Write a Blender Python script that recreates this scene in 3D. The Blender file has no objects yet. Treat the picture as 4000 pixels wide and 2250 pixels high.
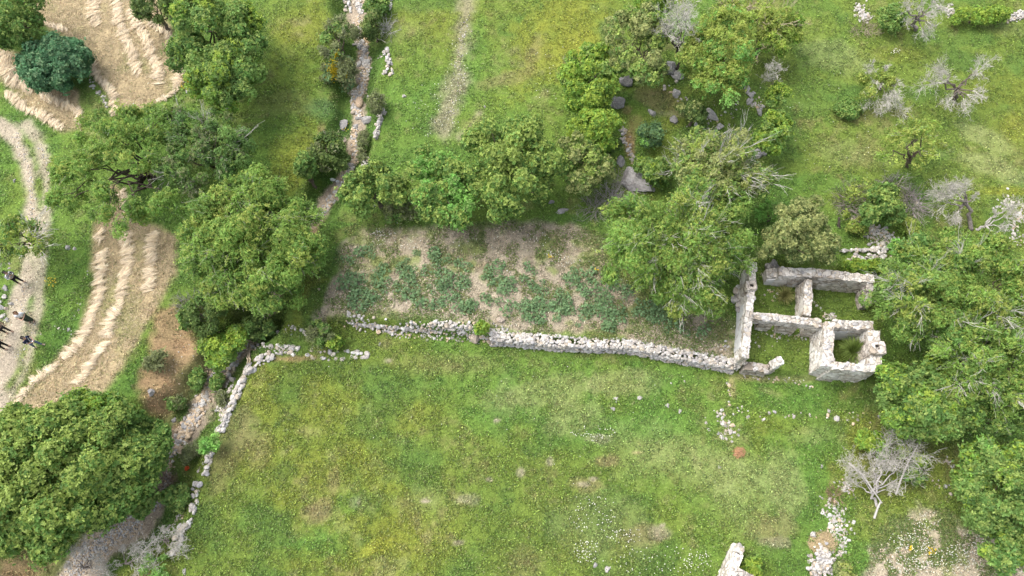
import bpy, bmesh, math, random
import numpy as np
from mathutils import Vector, Matrix

# ------------------------------------------------------------------ camera, sky, sun, exposure
SC = bpy.context.scene
COL = SC.collection
F = 2777.0                      # focal length in photo pixels (photo 4000 x 2250)
CAM_H = 35.0
TILT = math.radians(22)
cam_d = bpy.data.cameras.new('camera'); cam = bpy.data.objects.new('camera', cam_d); COL.objects.link(cam)
cam_d.sensor_width = 36; cam_d.lens = F/4000*36
cam.location = (0, 0, CAM_H); cam.rotation_euler = (TILT, 0, 0)
cam_d.clip_end = 3000; SC.camera = cam

SUN_EL = math.radians(58); SUN_AZ = math.radians(-62)      # azimuth from +Y, clockwise
w = bpy.data.worlds.new('World'); SC.world = w; w.use_nodes = True
nt = w.node_tree
sky = nt.nodes.new('ShaderNodeTexSky'); sky.sky_type = 'NISHITA'; sky.sun_disc = False
sky.sun_elevation = SUN_EL; sky.sun_rotation = SUN_AZ; sky.dust_density = 4.0; sky.air_density = 0.8; sky.ozone_density = 0.6
bg = nt.nodes['Background']; bg.inputs['Strength'].default_value = 0.15
hs = nt.nodes.new('ShaderNodeHueSaturation'); hs.inputs['Saturation'].default_value = .45      # thin cloud whitens the sky light
nt.links.new(sky.outputs[0], hs.inputs['Color']); nt.links.new(hs.outputs[0], bg.inputs[0])
sun_d = bpy.data.lights.new('sun', 'SUN'); sun_d.energy = .65; sun_d.angle = math.radians(50); sun_d.color = (1, .95, .87)
sun = bpy.data.objects.new('sun', sun_d); COL.objects.link(sun)
sd = Vector((math.sin(SUN_AZ)*math.cos(SUN_EL), math.cos(SUN_AZ)*math.cos(SUN_EL), math.sin(SUN_EL)))
sun.rotation_euler = (-sd).to_track_quat('-Z', 'Y').to_euler(); sun.location = sd*80
SC.view_settings.view_transform = 'Standard'; SC.view_settings.look = 'None'
SC.view_settings.exposure = 1.56; SC.view_settings.gamma = 1

# ------------------------------------------------------------------ small maths
RS = np.random.RandomState
def sstep(a, b, x):
    t = np.clip((x-a)/(b-a), 0, 1); return t*t*(3-2*t)
def _hash(ix, iy, seed):
    n = (ix.astype(np.int64)*374761393 + iy.astype(np.int64)*668265263 + seed*974711) & 0xffffffff
    n = ((n ^ (n >> 13))*1274126177) & 0xffffffff
    return ((n ^ (n >> 16)) & 0xffffff)/float(0xffffff)
def vnoise(x, y, seed=0):
    ix = np.floor(x); iy = np.floor(y); fx = x-ix; fy = y-iy
    fx = fx*fx*(3-2*fx); fy = fy*fy*(3-2*fy)
    a = _hash(ix, iy, seed); b = _hash(ix+1, iy, seed); c = _hash(ix, iy+1, seed); d = _hash(ix+1, iy+1, seed)
    return (a*(1-fx)+b*fx)*(1-fy)+(c*(1-fx)+d*fx)*fy
def fbm(x, y, scale, oct=4, seed=0):
    s = 0; amp = 1; tot = 0; f = 1/scale
    for o in range(oct):
        s = s + amp*vnoise(x*f+17.3*o, y*f-9.1*o, seed+o*7); tot += amp; amp *= .55; f *= 2.03
    return s/tot                                       # 0..1, mean .5
CT, ST = math.cos(TILT), math.sin(TILT)
def unproj(px, py, z=0.0):
    x = (np.asarray(px, float)-2000)/F; y = -(np.asarray(py, float)-1125)/F
    yy = y*CT+ST; zz = y*ST-CT
    t = (np.asarray(z)-CAM_H)/zz
    return x*t, yy*t
def depth_at(px, py, z=0.0):
    y = -(py-1125)/F
    return (z-CAM_H)/(y*ST-CT)
def poly(pts, z=0.0):
    a = np.array(pts, float); X, Y = unproj(a[:, 0], a[:, 1], z); return np.stack([X, Y], 1)
def dist_line(x, y, P):
    """distance to an open polyline, side (+ = left of it), arc position"""
    best = np.full(x.shape, 1e9); side = np.zeros(x.shape); arc = np.zeros(x.shape); acc = 0
    for i in range(len(P)-1):
        ax, ay = P[i]; bx, by = P[i+1]; dx = bx-ax; dy = by-ay; L2 = dx*dx+dy*dy
        t = np.clip(((x-ax)*dx+(y-ay)*dy)/L2, 0, 1)
        ex = x-ax-t*dx; ey = y-ay-t*dy; d = np.sqrt(ex*ex+ey*ey)
        m = d < best
        best = np.where(m, d, best); side = np.where(m, np.sign(dx*ey-dy*ex), side)
        arc = np.where(m, acc+t*math.sqrt(L2), arc); acc += math.sqrt(L2)
    return best, side, arc
def sd_poly(x, y, P):
    """signed distance to a closed polygon, negative inside"""
    d = np.full(x.shape, 1e9); ins = np.zeros(x.shape, bool); n = len(P)
    for i in range(n):
        ax, ay = P[i]; bx, by = P[(i+1) % n]; dx = bx-ax; dy = by-ay
        t = np.clip(((x-ax)*dx+(y-ay)*dy)/(dx*dx+dy*dy+1e-9), 0, 1)
        d = np.minimum(d, np.hypot(x-ax-t*dx, y-ay-t*dy))
        c = ((ay > y) != (by > y)) & (x < dx*(y-ay)/((dy if abs(dy) > 1e-9 else 1e-9))+ax)
        ins ^= c
    return np.where(ins, -d, d)

# ------------------------------------------------------------------ terrain
STREAM_PX = [(1372,-160),(1400,-20),(1405,60),(1398,130),(1428,190),(1430,270),(1402,380),(1405,420),(1410,500),(1385,580),(1375,660),(1335,735),
             (1290,790),(1255,860),(1130,1060),(1010,1290),(915,1400),(840,1500),(772,1620),(715,1700),(672,1770),(640,1850),(605,1960),(550,2040),(450,2120),(330,2200),(240,2290),(150,2420)]
STREAM = poly(STREAM_PX, -.8)
WALL_PX = [(1340,1262),(1600,1285),(1940,1322),(2200,1345),(2450,1352),(2620,1385),(2865,1428)]
TERR = poly(WALL_PX, 0.0)
WEST_PX = [(1020,1372),(962,1450),(918,1545),(870,1650),(845,1700),(812,1790),(790,1860),(755,1930),(735,2010),(690,2090),(660,2200)]
KNOLL = unproj(2640, 420, 0.5)
def height_raw(x, y):
    h = (fbm(x, y, 11, 3, 3)-.5)*.7+(fbm(x, y, 1.6, 3, 9)-.5)*.10
    far = np.hypot(x, y-16); h = h+sstep(40, 160, far)*(fbm(x, y, 60, 3, 21)-.35)*14
    d, s, a = dist_line(x, y, TERR)
    dx = np.maximum(0, np.maximum(TERR[0, 0]-x, x-TERR[-1, 0]-.4))
    wdt = .12+4*dx
    sg = d*s
    h = h+.75*sstep(-wdt, wdt, sg)*np.clip(1-np.maximum(0, TERR[0, 0]-x)/9., 0, 1)
    kd = np.hypot(x-KNOLL[0], y-KNOLL[1]); h = h+.7*(1-sstep(1, 7, kd))
    # straw terrace on the left stands higher than the gully
    d, s, a = dist_line(x, y, STREAM)
    dn = d+(fbm(x, y, 1.5, 3, 5)-.5)*.9
    west = (s < 0) if STREAM_WEST_NEG else (s > 0)
    h = h+np.where(west, .35*sstep(1.5, 4.0, d), 0)
    low = sstep(10, 6, y)                              # lower reach: wider, with an earth bank on its west side
    wd = 1.5+1.0*low+np.where(west, 1.2*low, 0)
    h = h-.9*(1-sstep(.35, 1, dn/wd))
    return h
STREAM_WEST_NEG = True
# running down the picture, 'left of the line' is east: side +1 = east
GX0, GX1, GY0, GY1, GD = -42., 42., -8., 46., .2
_gx = np.arange(GX0, GX1+1e-6, GD); _gy = np.arange(GY0, GY1+1e-6, GD)
_GH = height_raw(*np.meshgrid(_gx, _gy))
def height(x, y):
    x = np.asarray(x, float); y = np.asarray(y, float)
    u = np.clip((x-GX0)/GD, 0, len(_gx)-1.001); v = np.clip((y-GY0)/GD, 0, len(_gy)-1.001)
    i = u.astype(int); j = v.astype(int); fu = u-i; fv = v-j
    return (_GH[j, i]*(1-fu)+_GH[j, i+1]*fu)*(1-fv)+(_GH[j+1, i]*(1-fu)+_GH[j+1, i+1]*fu)*fv
def at(px, py, dz=0.0):
    """ground point seen at a photo pixel, or the point dz above the ground there"""
    z = np.zeros(np.shape(px))+.2+dz
    for k in range(6):
        X, Y = unproj(px, py, z); z = height(X, Y)+dz
    return np.stack([X, Y, z], -1)
def mpp(px, py): return depth_at(px, py)/F            # metres per photo pixel

# ------------------------------------------------------------------ objects and meshes
def tag(o, label=None, cat=None, group=None, kind=None):
    if label: o['label'] = label
    if cat: o['category'] = cat
    if group: o['group'] = group
    if kind: o['kind'] = kind
    return o
def link(name, data, parent=None, loc=None):
    o = bpy.data.objects.new(name, data); COL.objects.link(o)
    if loc is not None: o.location = loc
    if parent is not None: o.parent = parent
    return o
def empty(name, loc, label, cat, group=None):
    o = link(name, None, None, Vector(loc)); o.empty_display_size = .3
    return tag(o, label, cat, group)
def mesh_np(name, V, Fc, mat=None, cols=None, smooth=False):
    """V (n,3); Fc list of (m,k) int arrays"""
    me = bpy.data.meshes.new(name)
    if not isinstance(Fc, (list, tuple)): Fc = [Fc]
    Fc = [np.asarray(f, np.int32) for f in Fc if len(f)]
    V = np.asarray(V, np.float32)
    me.vertices.add(len(V)); me.vertices.foreach_set('co', V.ravel())
    nl = sum(f.size for f in Fc); npol = sum(len(f) for f in Fc)
    me.loops.add(nl); me.loops.foreach_set('vertex_index', np.concatenate([f.ravel() for f in Fc]))
    tot = np.concatenate([np.full(len(f), f.shape[1], np.int32) for f in Fc])
    start = np.concatenate([[0], np.cumsum(tot)[:-1]]).astype(np.int32)
    me.polygons.add(npol); me.polygons.foreach_set('loop_start', start)
    me.polygons.foreach_set('loop_total', tot)
    me.polygons.foreach_set('use_smooth', np.full(npol, smooth))
    me.update(calc_edges=True)
    if cols is not None:
        at_ = me.color_attributes.new('Col', 'FLOAT_COLOR', 'POINT')
        c = np.ones((len(V), 4), np.float32); c[:, :3] = cols; at_.data.foreach_set('color', c.ravel())
    if mat: me.materials.append(mat)
    return me
class MB:
    """collects pieces for one mesh"""
    def __init__(s): s.V = []; s.F = {}; s.C = []; s.n = 0
    def add(s, V, Fs, col=None):
        V = np.asarray(V, float)
        for f in (Fs if isinstance(Fs, list) else [Fs]):
            f = np.asarray(f)
            if len(f): s.F.setdefault(f.shape[1], []).append(f+s.n)
        s.V.append(V); s.n += len(V)
        c = np.zeros((len(V), 3)); c[:] = (1, 1, 1) if col is None else col; s.C.append(c)
    def mesh(s, name, mat, smooth=False):
        return mesh_np(name, np.concatenate(s.V), [np.concatenate(v) for v in s.F.values()], mat, np.concatenate(s.C), smooth)
    def build(s, name, mat, parent=None, loc=None, smooth=False):
        me = s.mesh(name, mat, smooth)
        if loc is not None: me.transform(Matrix.Translation(-Vector(loc)))
        o = link(name, me, parent, None if parent is not None else loc)
        return o
def tube(mb, P, R, sides=5, col=None, cap=True):
    P = np.asarray(P, float); n = len(P); R = np.zeros(n)+R
    T = np.gradient(P, axis=0); T /= np.linalg.norm(T, axis=1, keepdims=True)+1e-9
    ref = np.array([0, 0, 1.]) if abs(T[0, 2]) < .9 else np.array([1., 0, 0])
    A = np.cross(T, ref); A /= np.linalg.norm(A, axis=1, keepdims=True)+1e-9; B = np.cross(T, A)
    an = np.arange(sides)*2*math.pi/sides
    V = P[:, None]+R[:, None, None]*(np.cos(an)[None, :, None]*A[:, None]+np.sin(an)[None, :, None]*B[:, None])
    i = np.arange(n-1)[:, None]*sides; j = np.arange(sides)[None]; k = (j+1) % sides
    Fq = np.stack([i+j, i+k, i+sides+k, i+sides+j], -1).reshape(-1, 4)
    Fs = [Fq]
    if cap and sides > 3: Fs.append((np.arange(sides)+(n-1)*sides)[None]); Fs.append(np.arange(sides)[::-1][None])
    mb.add(V.reshape(-1, 3), Fs, col)
def leaves(mb, Cn, U, N, L, W, col):
    """diamond leaves: centre, long axis, normal, length, width"""
    Cn = np.asarray(Cn); U = U/(np.linalg.norm(U, axis=1, keepdims=True)+1e-9)
    S = np.cross(N, U); S /= np.linalg.norm(S, axis=1, keepdims=True)+1e-9
    L = np.asarray(L)[:, None]; W = np.asarray(W)[:, None]
    V = np.stack([Cn-U*L*.5, Cn+S*W*.5, Cn+U*L*.5, Cn-S*W*.5], 1)
    n = len(Cn); Fq = np.arange(n*4).reshape(n, 4)
    mb.add(V.reshape(-1, 3), Fq, np.repeat(col, 4, 0))

# ------------------------------------------------------------------ materials
def mat(name, rough=.9, spec=.2):
    m = bpy.data.materials.new(name); m.use_nodes = True
    b = m.node_tree.nodes['Principled BSDF']; b.inputs['Roughness'].default_value = rough
    b.inputs['Specular IOR Level'].default_value = spec
    return m, m.node_tree, b
def nd(nt, t, **kw):
    n = nt.nodes.new(t)
    for k, v in kw.items():
        if k in n.inputs: n.inputs[k].default_value = v
        else: setattr(n, k, v)
    return n
def noise_mul(nt, src, scale, lo, hi, detail=3, rough=.6, vec=None):
    """multiply a colour by a noise ramp lo..hi"""
    tc = nd(nt, 'ShaderNodeTexCoord')
    n = nd(nt, 'ShaderNodeTexNoise', Scale=scale, Detail=detail, Roughness=rough)
    nt.links.new(tc.outputs['Object'], n.inputs['Vector'])
    r = nd(nt, 'ShaderNodeMapRange'); r.inputs['From Min'].default_value = .3; r.inputs['From Max'].default_value = .7
    r.inputs['To Min'].default_value = lo; r.inputs['To Max'].default_value = hi
    nt.links.new(n.outputs[0], r.inputs[0])
    m = nd(nt, 'ShaderNodeMix', data_type='RGBA', blend_type='MULTIPLY'); m.inputs[0].default_value = 1
    nt.links.new(src, m.inputs[6]); nt.links.new(r.outputs[0], m.inputs[7])
    return m.outputs[2], n
def attr_col(nt):
    a = nd(nt, 'ShaderNodeAttribute', attribute_name='Col'); return a.outputs['Color']
def bump(nt, b, hsock, strength, dist):
    bp = nd(nt, 'ShaderNodeBump', Strength=strength, Distance=dist)
    nt.links.new(hsock, bp.inputs['Height']); nt.links.new(bp.outputs[0], b.inputs['Normal'])
def leaf_mat(name, trans=.3):
    m, nt, b = mat(name, .55, .25)
    c = attr_col(nt)
    nt.links.new(c, b.inputs['Base Color'])
    tr = nd(nt, 'ShaderNodeBsdfTranslucent'); nt.links.new(c, tr.inputs[0])
    mx = nd(nt, 'ShaderNodeMixShader'); mx.inputs[0].default_value = trans
    nt.links.new(b.outputs[0], mx.inputs[1]); nt.links.new(tr.outputs[0], mx.inputs[2])
    nt.links.new(mx.outputs[0], nt.nodes['Material Output'].inputs[0])
    return m
def ground_mat():
    m, nt, b = mat('ground_soil_and_turf', .95, .1)
    c, n1 = noise_mul(nt, attr_col(nt), 11, .62, 1.38, 5, .78)
    c, n3 = noise_mul(nt, c, 34, .68, 1.34, 2, .6)
    c, n2 = noise_mul(nt, c, 3.1, .86, 1.14, 3)
    nt.links.new(c, b.inputs['Base Color'])
    bump(nt, b, n1.outputs[0], .7, .07)
    return m
def simple(name, rough=.85, spec=.2, scale=9, lo=.75, hi=1.25, bs=.5, bd=.03):
    m, nt, b = mat(name, rough, spec)
    c, n = noise_mul(nt, attr_col(nt), scale, lo, hi, 5, .65)
    nt.links.new(c, b.inputs['Base Color']); bump(nt, b, n.outputs[0], bs, bd)
    return m
def masonry_mat():
    m, nt, b = mat('weathered_lime_masonry', .92, .15)
    tc = nd(nt, 'ShaderNodeTexCoord'); mp = nd(nt, 'ShaderNodeMapping'); mp.inputs['Scale'].default_value = (3.6, 3.6, 6.2)
    nt.links.new(tc.outputs['Object'], mp.inputs[0])
    v = nd(nt, 'ShaderNodeTexVoronoi', Scale=1.0); v.feature = 'F1'
    ve = nd(nt, 'ShaderNodeTexVoronoi', Scale=1.0); ve.feature = 'DISTANCE_TO_EDGE'
    nz = nd(nt, 'ShaderNodeTexNoise', Scale=2.0, Detail=4.0)
    nt.links.new(tc.outputs['Object'], nz.inputs[0])
    mixv = nd(nt, 'ShaderNodeMix', data_type='RGBA'); mixv.inputs[0].default_value = .16
    nt.links.new(mp.outputs[0], mixv.inputs[6]); nt.links.new(nz.outputs[1], mixv.inputs[7])
    for q in (v, ve): nt.links.new(mixv.outputs[2], q.inputs[0])
    sep = nd(nt, 'ShaderNodeSeparateColor'); nt.links.new(v.outputs['Color'], sep.inputs[0])
    ramp = nd(nt, 'ShaderNodeValToRGB'); e = ramp.color_ramp.elements
    e[0].color = (.32, .28, .23, 1); e[1].color = (.58, .55, .50, 1)
    k = ramp.color_ramp.elements.new(.5); k.color = (.47, .44, .40, 1)
    nt.links.new(sep.outputs[0], ramp.inputs[0])
    jr = nd(nt, 'ShaderNodeMapRange'); jr.inputs['From Max'].default_value = .09; jr.inputs['To Min'].default_value = .42
    nt.links.new(ve.outputs['Distance'], jr.inputs[0])
    mj = nd(nt, 'ShaderNodeMix', data_type='RGBA', blend_type='MULTIPLY'); mj.inputs[0].default_value = 1
    nt.links.new(ramp.outputs[0], mj.inputs[6]); nt.links.new(jr.outputs[0], mj.inputs[7])
    # remaining plaster skin
    pl = nd(nt, 'ShaderNodeTexNoise', Scale=.9, Detail=6.0, Roughness=.7); nt.links.new(tc.outputs['Object'], pl.inputs[0])
    pr = nd(nt, 'ShaderNodeMapRange'); pr.inputs['From Min'].default_value = .50; pr.inputs['From Max'].default_value = .58
    nt.links.new(pl.outputs[0], pr.inputs[0])
    mp2 = nd(nt, 'ShaderNodeMix', data_type='RGBA'); mp2.inputs[7].default_value = (.60, .585, .555, 1)
    nt.links.new(pr.outputs[0], mp2.inputs[0]); nt.links.new(mj.outputs[2], mp2.inputs[6])
    ml = nd(nt, 'ShaderNodeMix', data_type='RGBA', blend_type='MULTIPLY'); ml.inputs[0].default_value = 1
    nt.links.new(mp2.outputs[2], ml.inputs[6]); nt.links.new(attr_col(nt), ml.inputs[7])
    c, n = noise_mul(nt, ml.outputs[2], 5, .78, 1.18, 6, .7)
    nt.links.new(c, b.inputs['Base Color'])
    ad = nd(nt, 'ShaderNodeMath', operation='ADD'); mm = nd(nt, 'ShaderNodeMath', operation='MULTIPLY')
    mm.inputs[1].default_value = 3.0
    mn = nd(nt, 'ShaderNodeMath', operation='MINIMUM'); mn.inputs[1].default_value = .12
    nt.links.new(ve.outputs['Distance'], mn.inputs[0]); nt.links.new(mn.outputs[0], mm.inputs[0])
    nt.links.new(mm.outputs[0], ad.inputs[0]); nt.links.new(n.outputs[0], ad.inputs[1])
    bump(nt, b, ad.outputs[0], .9, .07)
    return m
M_GROUND = ground_mat()
M_GRASS = leaf_mat('meadow_blades', .3)
M_LEAF = leaf_mat('tree_leaves', .5)
M_BARK = simple('bark', .9, .1, 12, .6, 1.3, .8, .03)
M_TWIG = simple('bleached_twig', .9, .1, 20, .8, 1.2, .2, .01)
M_STONE = simple('limestone', .9, .2, 6, .60, 1.28, .9, .05)
M_MASON = masonry_mat()
M_STRAW = leaf_mat('dry_straw', .2)

# ------------------------------------------------------------------ ground colour (albedo) by what grows there
G_DARK = np.array([.055, .108, .024]); G_MID = np.array([.114, .162, .031]); G_YEL = np.array([.188, .202, .032])
G_PALE = np.array([.225, .245, .100]); G_BRN = np.array([.205, .165, .085]); G_BRI = np.array([.088, .178, .034])
SOIL = np.array([.31, .262, .198]); STUB = np.array([.30, .238, .14]); TRK = np.array([.345, .295, .225])
GRAV = np.array([.325, .268, .20]); RED = np.array([.30, .195, .115]); DRY = np.array([.30, .25, .13])
# (cx, cy, rx, ry, rotation in degrees clockwise, colour, strength, edge roughness)
PATCH = [
 (2160,170,150,330,25,G_YEL,.75),(2240,230,60,140,30,G_YEL*1.1,.6),(1180,620,110,190,15,G_YEL,.65),(1180,240,130,260,0,G_YEL*.8,.35),
 (1010,180,60,190,0,G_DARK,.5),(1120,420,150,60,0,G_BRN,.25),(1320,350,80,70,0,G_DARK,.4),(1700,620,160,60,30,G_DARK,.3),(1840,240,60,250,10,G_BRI,.5),
 (1560,420,70,150,0,G_BRI,.4),(1990,330,150,40,-20,G_BRN,.5),(2080,240,40,90,20,G_BRN,.5),(1560,150,120,60,0,G_PALE,.25),
 (2160,1520,200,75,-8,G_PALE,.55),(2420,1490,200,60,-5,G_PALE,.7),(2230,1620,120,80,0,G_PALE,.5),(1950,1570,100,60,0,G_PALE,.4),
 (2720,1800,260,130,20,G_PALE,.45),(2900,1900,170,200,0,G_PALE,.4),(2500,1760,160,130,0,G_PALE,.3),(2330,2060,200,150,0,G_PALE*.85,.35),
 (2370,1800,60,30,0,G_BRN*.9,.75),(2290,1890,80,30,0,G_BRN,.6),(2340,1710,40,20,0,SOIL*.8,.5),(2520,2090,90,40,0,G_BRN,.55),(2050,2200,90,80,0,G_BRN,.35),
 (900,1750,70,200,12,G_BRN,.55),(1010,1760,60,100,0,G_BRN,.4),(1240,1990,70,55,-20,G_BRN,.7),(1300,1880,30,70,0,G_BRN,.5),(1385,1960,25,25,0,SOIL*.8,.5),
 (1250,2130,130,70,0,G_BRI,.7),(1350,1960,50,60,0,G_BRI,.5),(1110,1850,60,60,0,G_DARK,.45),(1130,1590,60,70,0,G_DARK,.4),(1480,2130,90,30,-28,G_YEL*1.25,.85),
 (1560,2100,150,110,0,G_YEL*.8,.3),(1150,2190,120,50,0,G_YEL*.8,.4),(1330,1450,330,60,0,G_MID*.85,.5),(1750,1420,250,50,0,G_BRN,.3),(1500,1480,220,70,0,G_DARK*1.3,.4),
 (1870,1640,80,70,0,G_BRI,.6),(1960,1630,60,60,0,G_DARK*1.2,.5),(1560,1750,130,90,0,G_DARK*1.3,.35),(1660,1950,100,60,0,G_PALE*.8,.35),(1810,1950,60,30,0,SOIL*.9,.5),
 (1660,1955,28,14,0,SOIL,.8),(1785,2120,30,14,0,SOIL*.9,.7),(2035,1845,18,24,0,SOIL,.8),(2148,1805,20,24,20,SOIL*.9,.7),(2320,1868,20,10,0,SOIL,.7),(1940,1640,16,12,0,SOIL,.8),
 (1910,1872,18,12,0,SOIL*.9,.7),(2280,1890,26,12,0,SOIL,.7),(2580,2080,40,28,0,SOIL*.85,.6),(2590,2050,12,9,0,SOIL,.8),(1520,1405,22,13,0,SOIL*.8,.7),(2490,1765,26,12,0,DRY,.6),
 (2885,1768,20,16,0,np.array([.42,.23,.12]),.95),(2640,1480,120,60,0,G_BRI,.5),(2560,1660,130,70,0,G_BRI,.6),(2700,1640,90,70,0,G_BRI,.4),(3000,1700,90,120,0,G_YEL*.7,.4),
 (3240,1580,300,45,0,G_BRI*.9,.6),(3430,1560,160,90,0,G_DARK,.6),(3150,1760,170,90,0,G_BRI,.55),(3080,1880,70,130,0,G_PALE,.5),(3150,1700,80,40,0,G_PALE,.3),(3020,2060,90,60,0,G_BRN,.55),
 (2835,1705,22,12,0,G_BRI,.9),(3040,2120,60,24,0,GRAV*.8,.5),(3200,1860,60,60,0,G_BRI,.6),(3340,2170,90,90,0,G_BRI,.7),(3300,1990,60,60,0,G_BRI,.4),
 (2920,1470,90,20,0,DRY,.45),(2865,1500,16,50,0,DRY,.7),(3080,1480,180,16,0,DRY,.4),(3010,1530,50,12,20,DRY,.3),
 (3260,250,140,90,20,G_PALE,.4),(3330,430,60,80,0,G_DARK*1.3,.6),(3300,620,160,70,10,G_PALE,.4),(3850,560,130,60,30,G_PALE,.7),(3860,660,160,70,20,G_PALE,.75),(3960,500,70,120,20,G_YEL,.5),
 (3900,760,120,30,0,G_YEL*1.1,.7),(3880,360,150,90,0,G_YEL*.8,.5),(3700,170,200,60,0,G_DARK*1.3,.5),(3140,420,130,150,0,G_DARK*1.4,.5),(3080,520,60,120,0,G_DARK*1.2,.6),(3480,240,140,50,0,G_YEL*.8,.4),
 (3880,120,130,60,20,G_PALE*.7,.4),(3590,840,60,120,0,G_BRI*.9,.7),(3560,960,120,100,0,G_BRI*.8,.6),(3200,730,150,60,0,G_BRI,.6),(3060,670,100,50,0,G_MID,.6),(3140,60,120,60,0,G_BRI*.8,.5),
 (3350,1035,80,22,0,G_YEL,.6),(2560,430,100,60,30,G_BRN*.85,.7),(2470,520,30,40,0,RED*.85,.5),(2640,360,70,40,0,G_DARK,.5),(2760,600,60,60,0,G_BRN*.8,.4),(2450,590,26,70,0,RED*.85,.85),
 (2620,490,60,20,0,SOIL*.7,.4),(2440,470,20,24,0,RED,.5),(3180,1380,150,70,0,G_MID*.8,.6),(3050,1330,80,60,0,G_DARK*1.2,.6),(3070,1100,80,90,0,G_MID,.7),(3270,1180,90,80,0,G_DARK*1.2,.8),
 (3010,1100,40,40,0,G_YEL,.6),(310,1150,100,400,10,G_BRI*.8,.6),(220,1320,90,160,-30,G_BRI*.75,.7),(40,620,70,150,0,G_BRI*.8,.6),(50,430,60,80,-20,G_BRI*.8,.6),(150,490,60,70,-30,G_BRI*.7,.6),
 (590,1450,70,140,30,G_BRI*.75,.8),(620,1330,40,60,0,G_MID*.8,.6),(900,330,160,60,0,G_DARK*1.2,.6),(900,460,120,80,0,G_MID,.5),(340,310,60,80,0,G_BRI*.6,.9),(60,150,140,60,30,G_BRI*.6,.7),(30,2180,40,50,0,G_MID,.8),
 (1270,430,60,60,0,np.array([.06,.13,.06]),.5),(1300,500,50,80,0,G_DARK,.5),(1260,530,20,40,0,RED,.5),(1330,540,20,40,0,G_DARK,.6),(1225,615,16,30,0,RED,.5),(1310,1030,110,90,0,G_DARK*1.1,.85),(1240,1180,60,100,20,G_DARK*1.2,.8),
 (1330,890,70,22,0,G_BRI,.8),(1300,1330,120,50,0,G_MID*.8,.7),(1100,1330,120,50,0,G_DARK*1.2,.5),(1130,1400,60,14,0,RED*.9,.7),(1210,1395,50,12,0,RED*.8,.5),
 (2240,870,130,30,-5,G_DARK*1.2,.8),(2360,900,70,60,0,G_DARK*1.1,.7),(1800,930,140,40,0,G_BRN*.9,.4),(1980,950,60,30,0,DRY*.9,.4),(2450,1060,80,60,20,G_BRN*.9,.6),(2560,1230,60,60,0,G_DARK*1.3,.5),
]
STRAW_A = poly([(130,60),(170,-120),(560,-120),(640,70),(690,150),(712,240),(712,320),(680,380),(590,420),(470,470),(430,400),(400,345),(340,250),(290,180),(200,110)], .3)
STRAW_B = poly([(-120,180),(60,200),(170,330),(310,360),(330,520),(240,510),(170,460),(110,430),(20,330),(-120,300)], .3)
STRAW_C = poly([(440,700),(540,850),(690,930),(680,1080),(640,1170),(590,1250),(500,1420),(420,1520),(260,1660),(100,1720),(60,1580),(200,1440),(330,1290),(370,1100),(375,900)], .3)
TRACK1 = poly([(-150,430),(0,490),(60,540),(110,650),(135,800),(125,950),(110,1060),(90,1180),(70,1280),(40,1400),(10,1550),(-20,1700)], .2)
TRACK2 = poly([(110,500),(160,560),(190,680),(185,800),(175,950),(165,1060),(165,1200),(140,1320),(120,1440),(60,1540),(20,1620)], .2)
GARDEN = poly([(1330,940),(1400,880),(1530,880),(1780,895),(2070,870),(2230,880),(2340,930),(2420,1090),(2600,1200),(2830,1230),(2880,1290),(2865,1400),(2600,1350),(2350,1318),(1980,1290),(1700,1240),(1420,1225),(1230,1230),(1260,1160),(1330,1060)], .75)
GPATH = poly([(1830,-60),(1825,60),(1800,200),(1790,330),(1760,420),(1745,530)], .4)
GPATH2 = poly([(1870,460),(1840,500),(1800,545)], .4)
BARE = poly([(3400,2340),(3410,2200),(3470,2080),(3560,2010),(3640,1990),(3760,2090),(3900,2100),(4100,2150),(4100,2340)], 0)
BANK = poly([(620,1240),(700,1190),(760,1300),(790,1400),(760,1500),(720,1560),(640,1640),(560,1600),(590,1480)], -.2)
BEDLOW = poly([(330,2110),(430,2040),(520,2020),(560,2060),(480,2120),(400,2200),(330,2330),(200,2340),(240,2240)], -1)
HOUSE_IN = poly([(2890,1010),(3440,1070),(3440,1490),(2870,1440)], .3)
LOWBANK = poly([(0,2190),(90,2140),(200,2130),(230,2200),(180,2340),(-80,2340)], 0)
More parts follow.
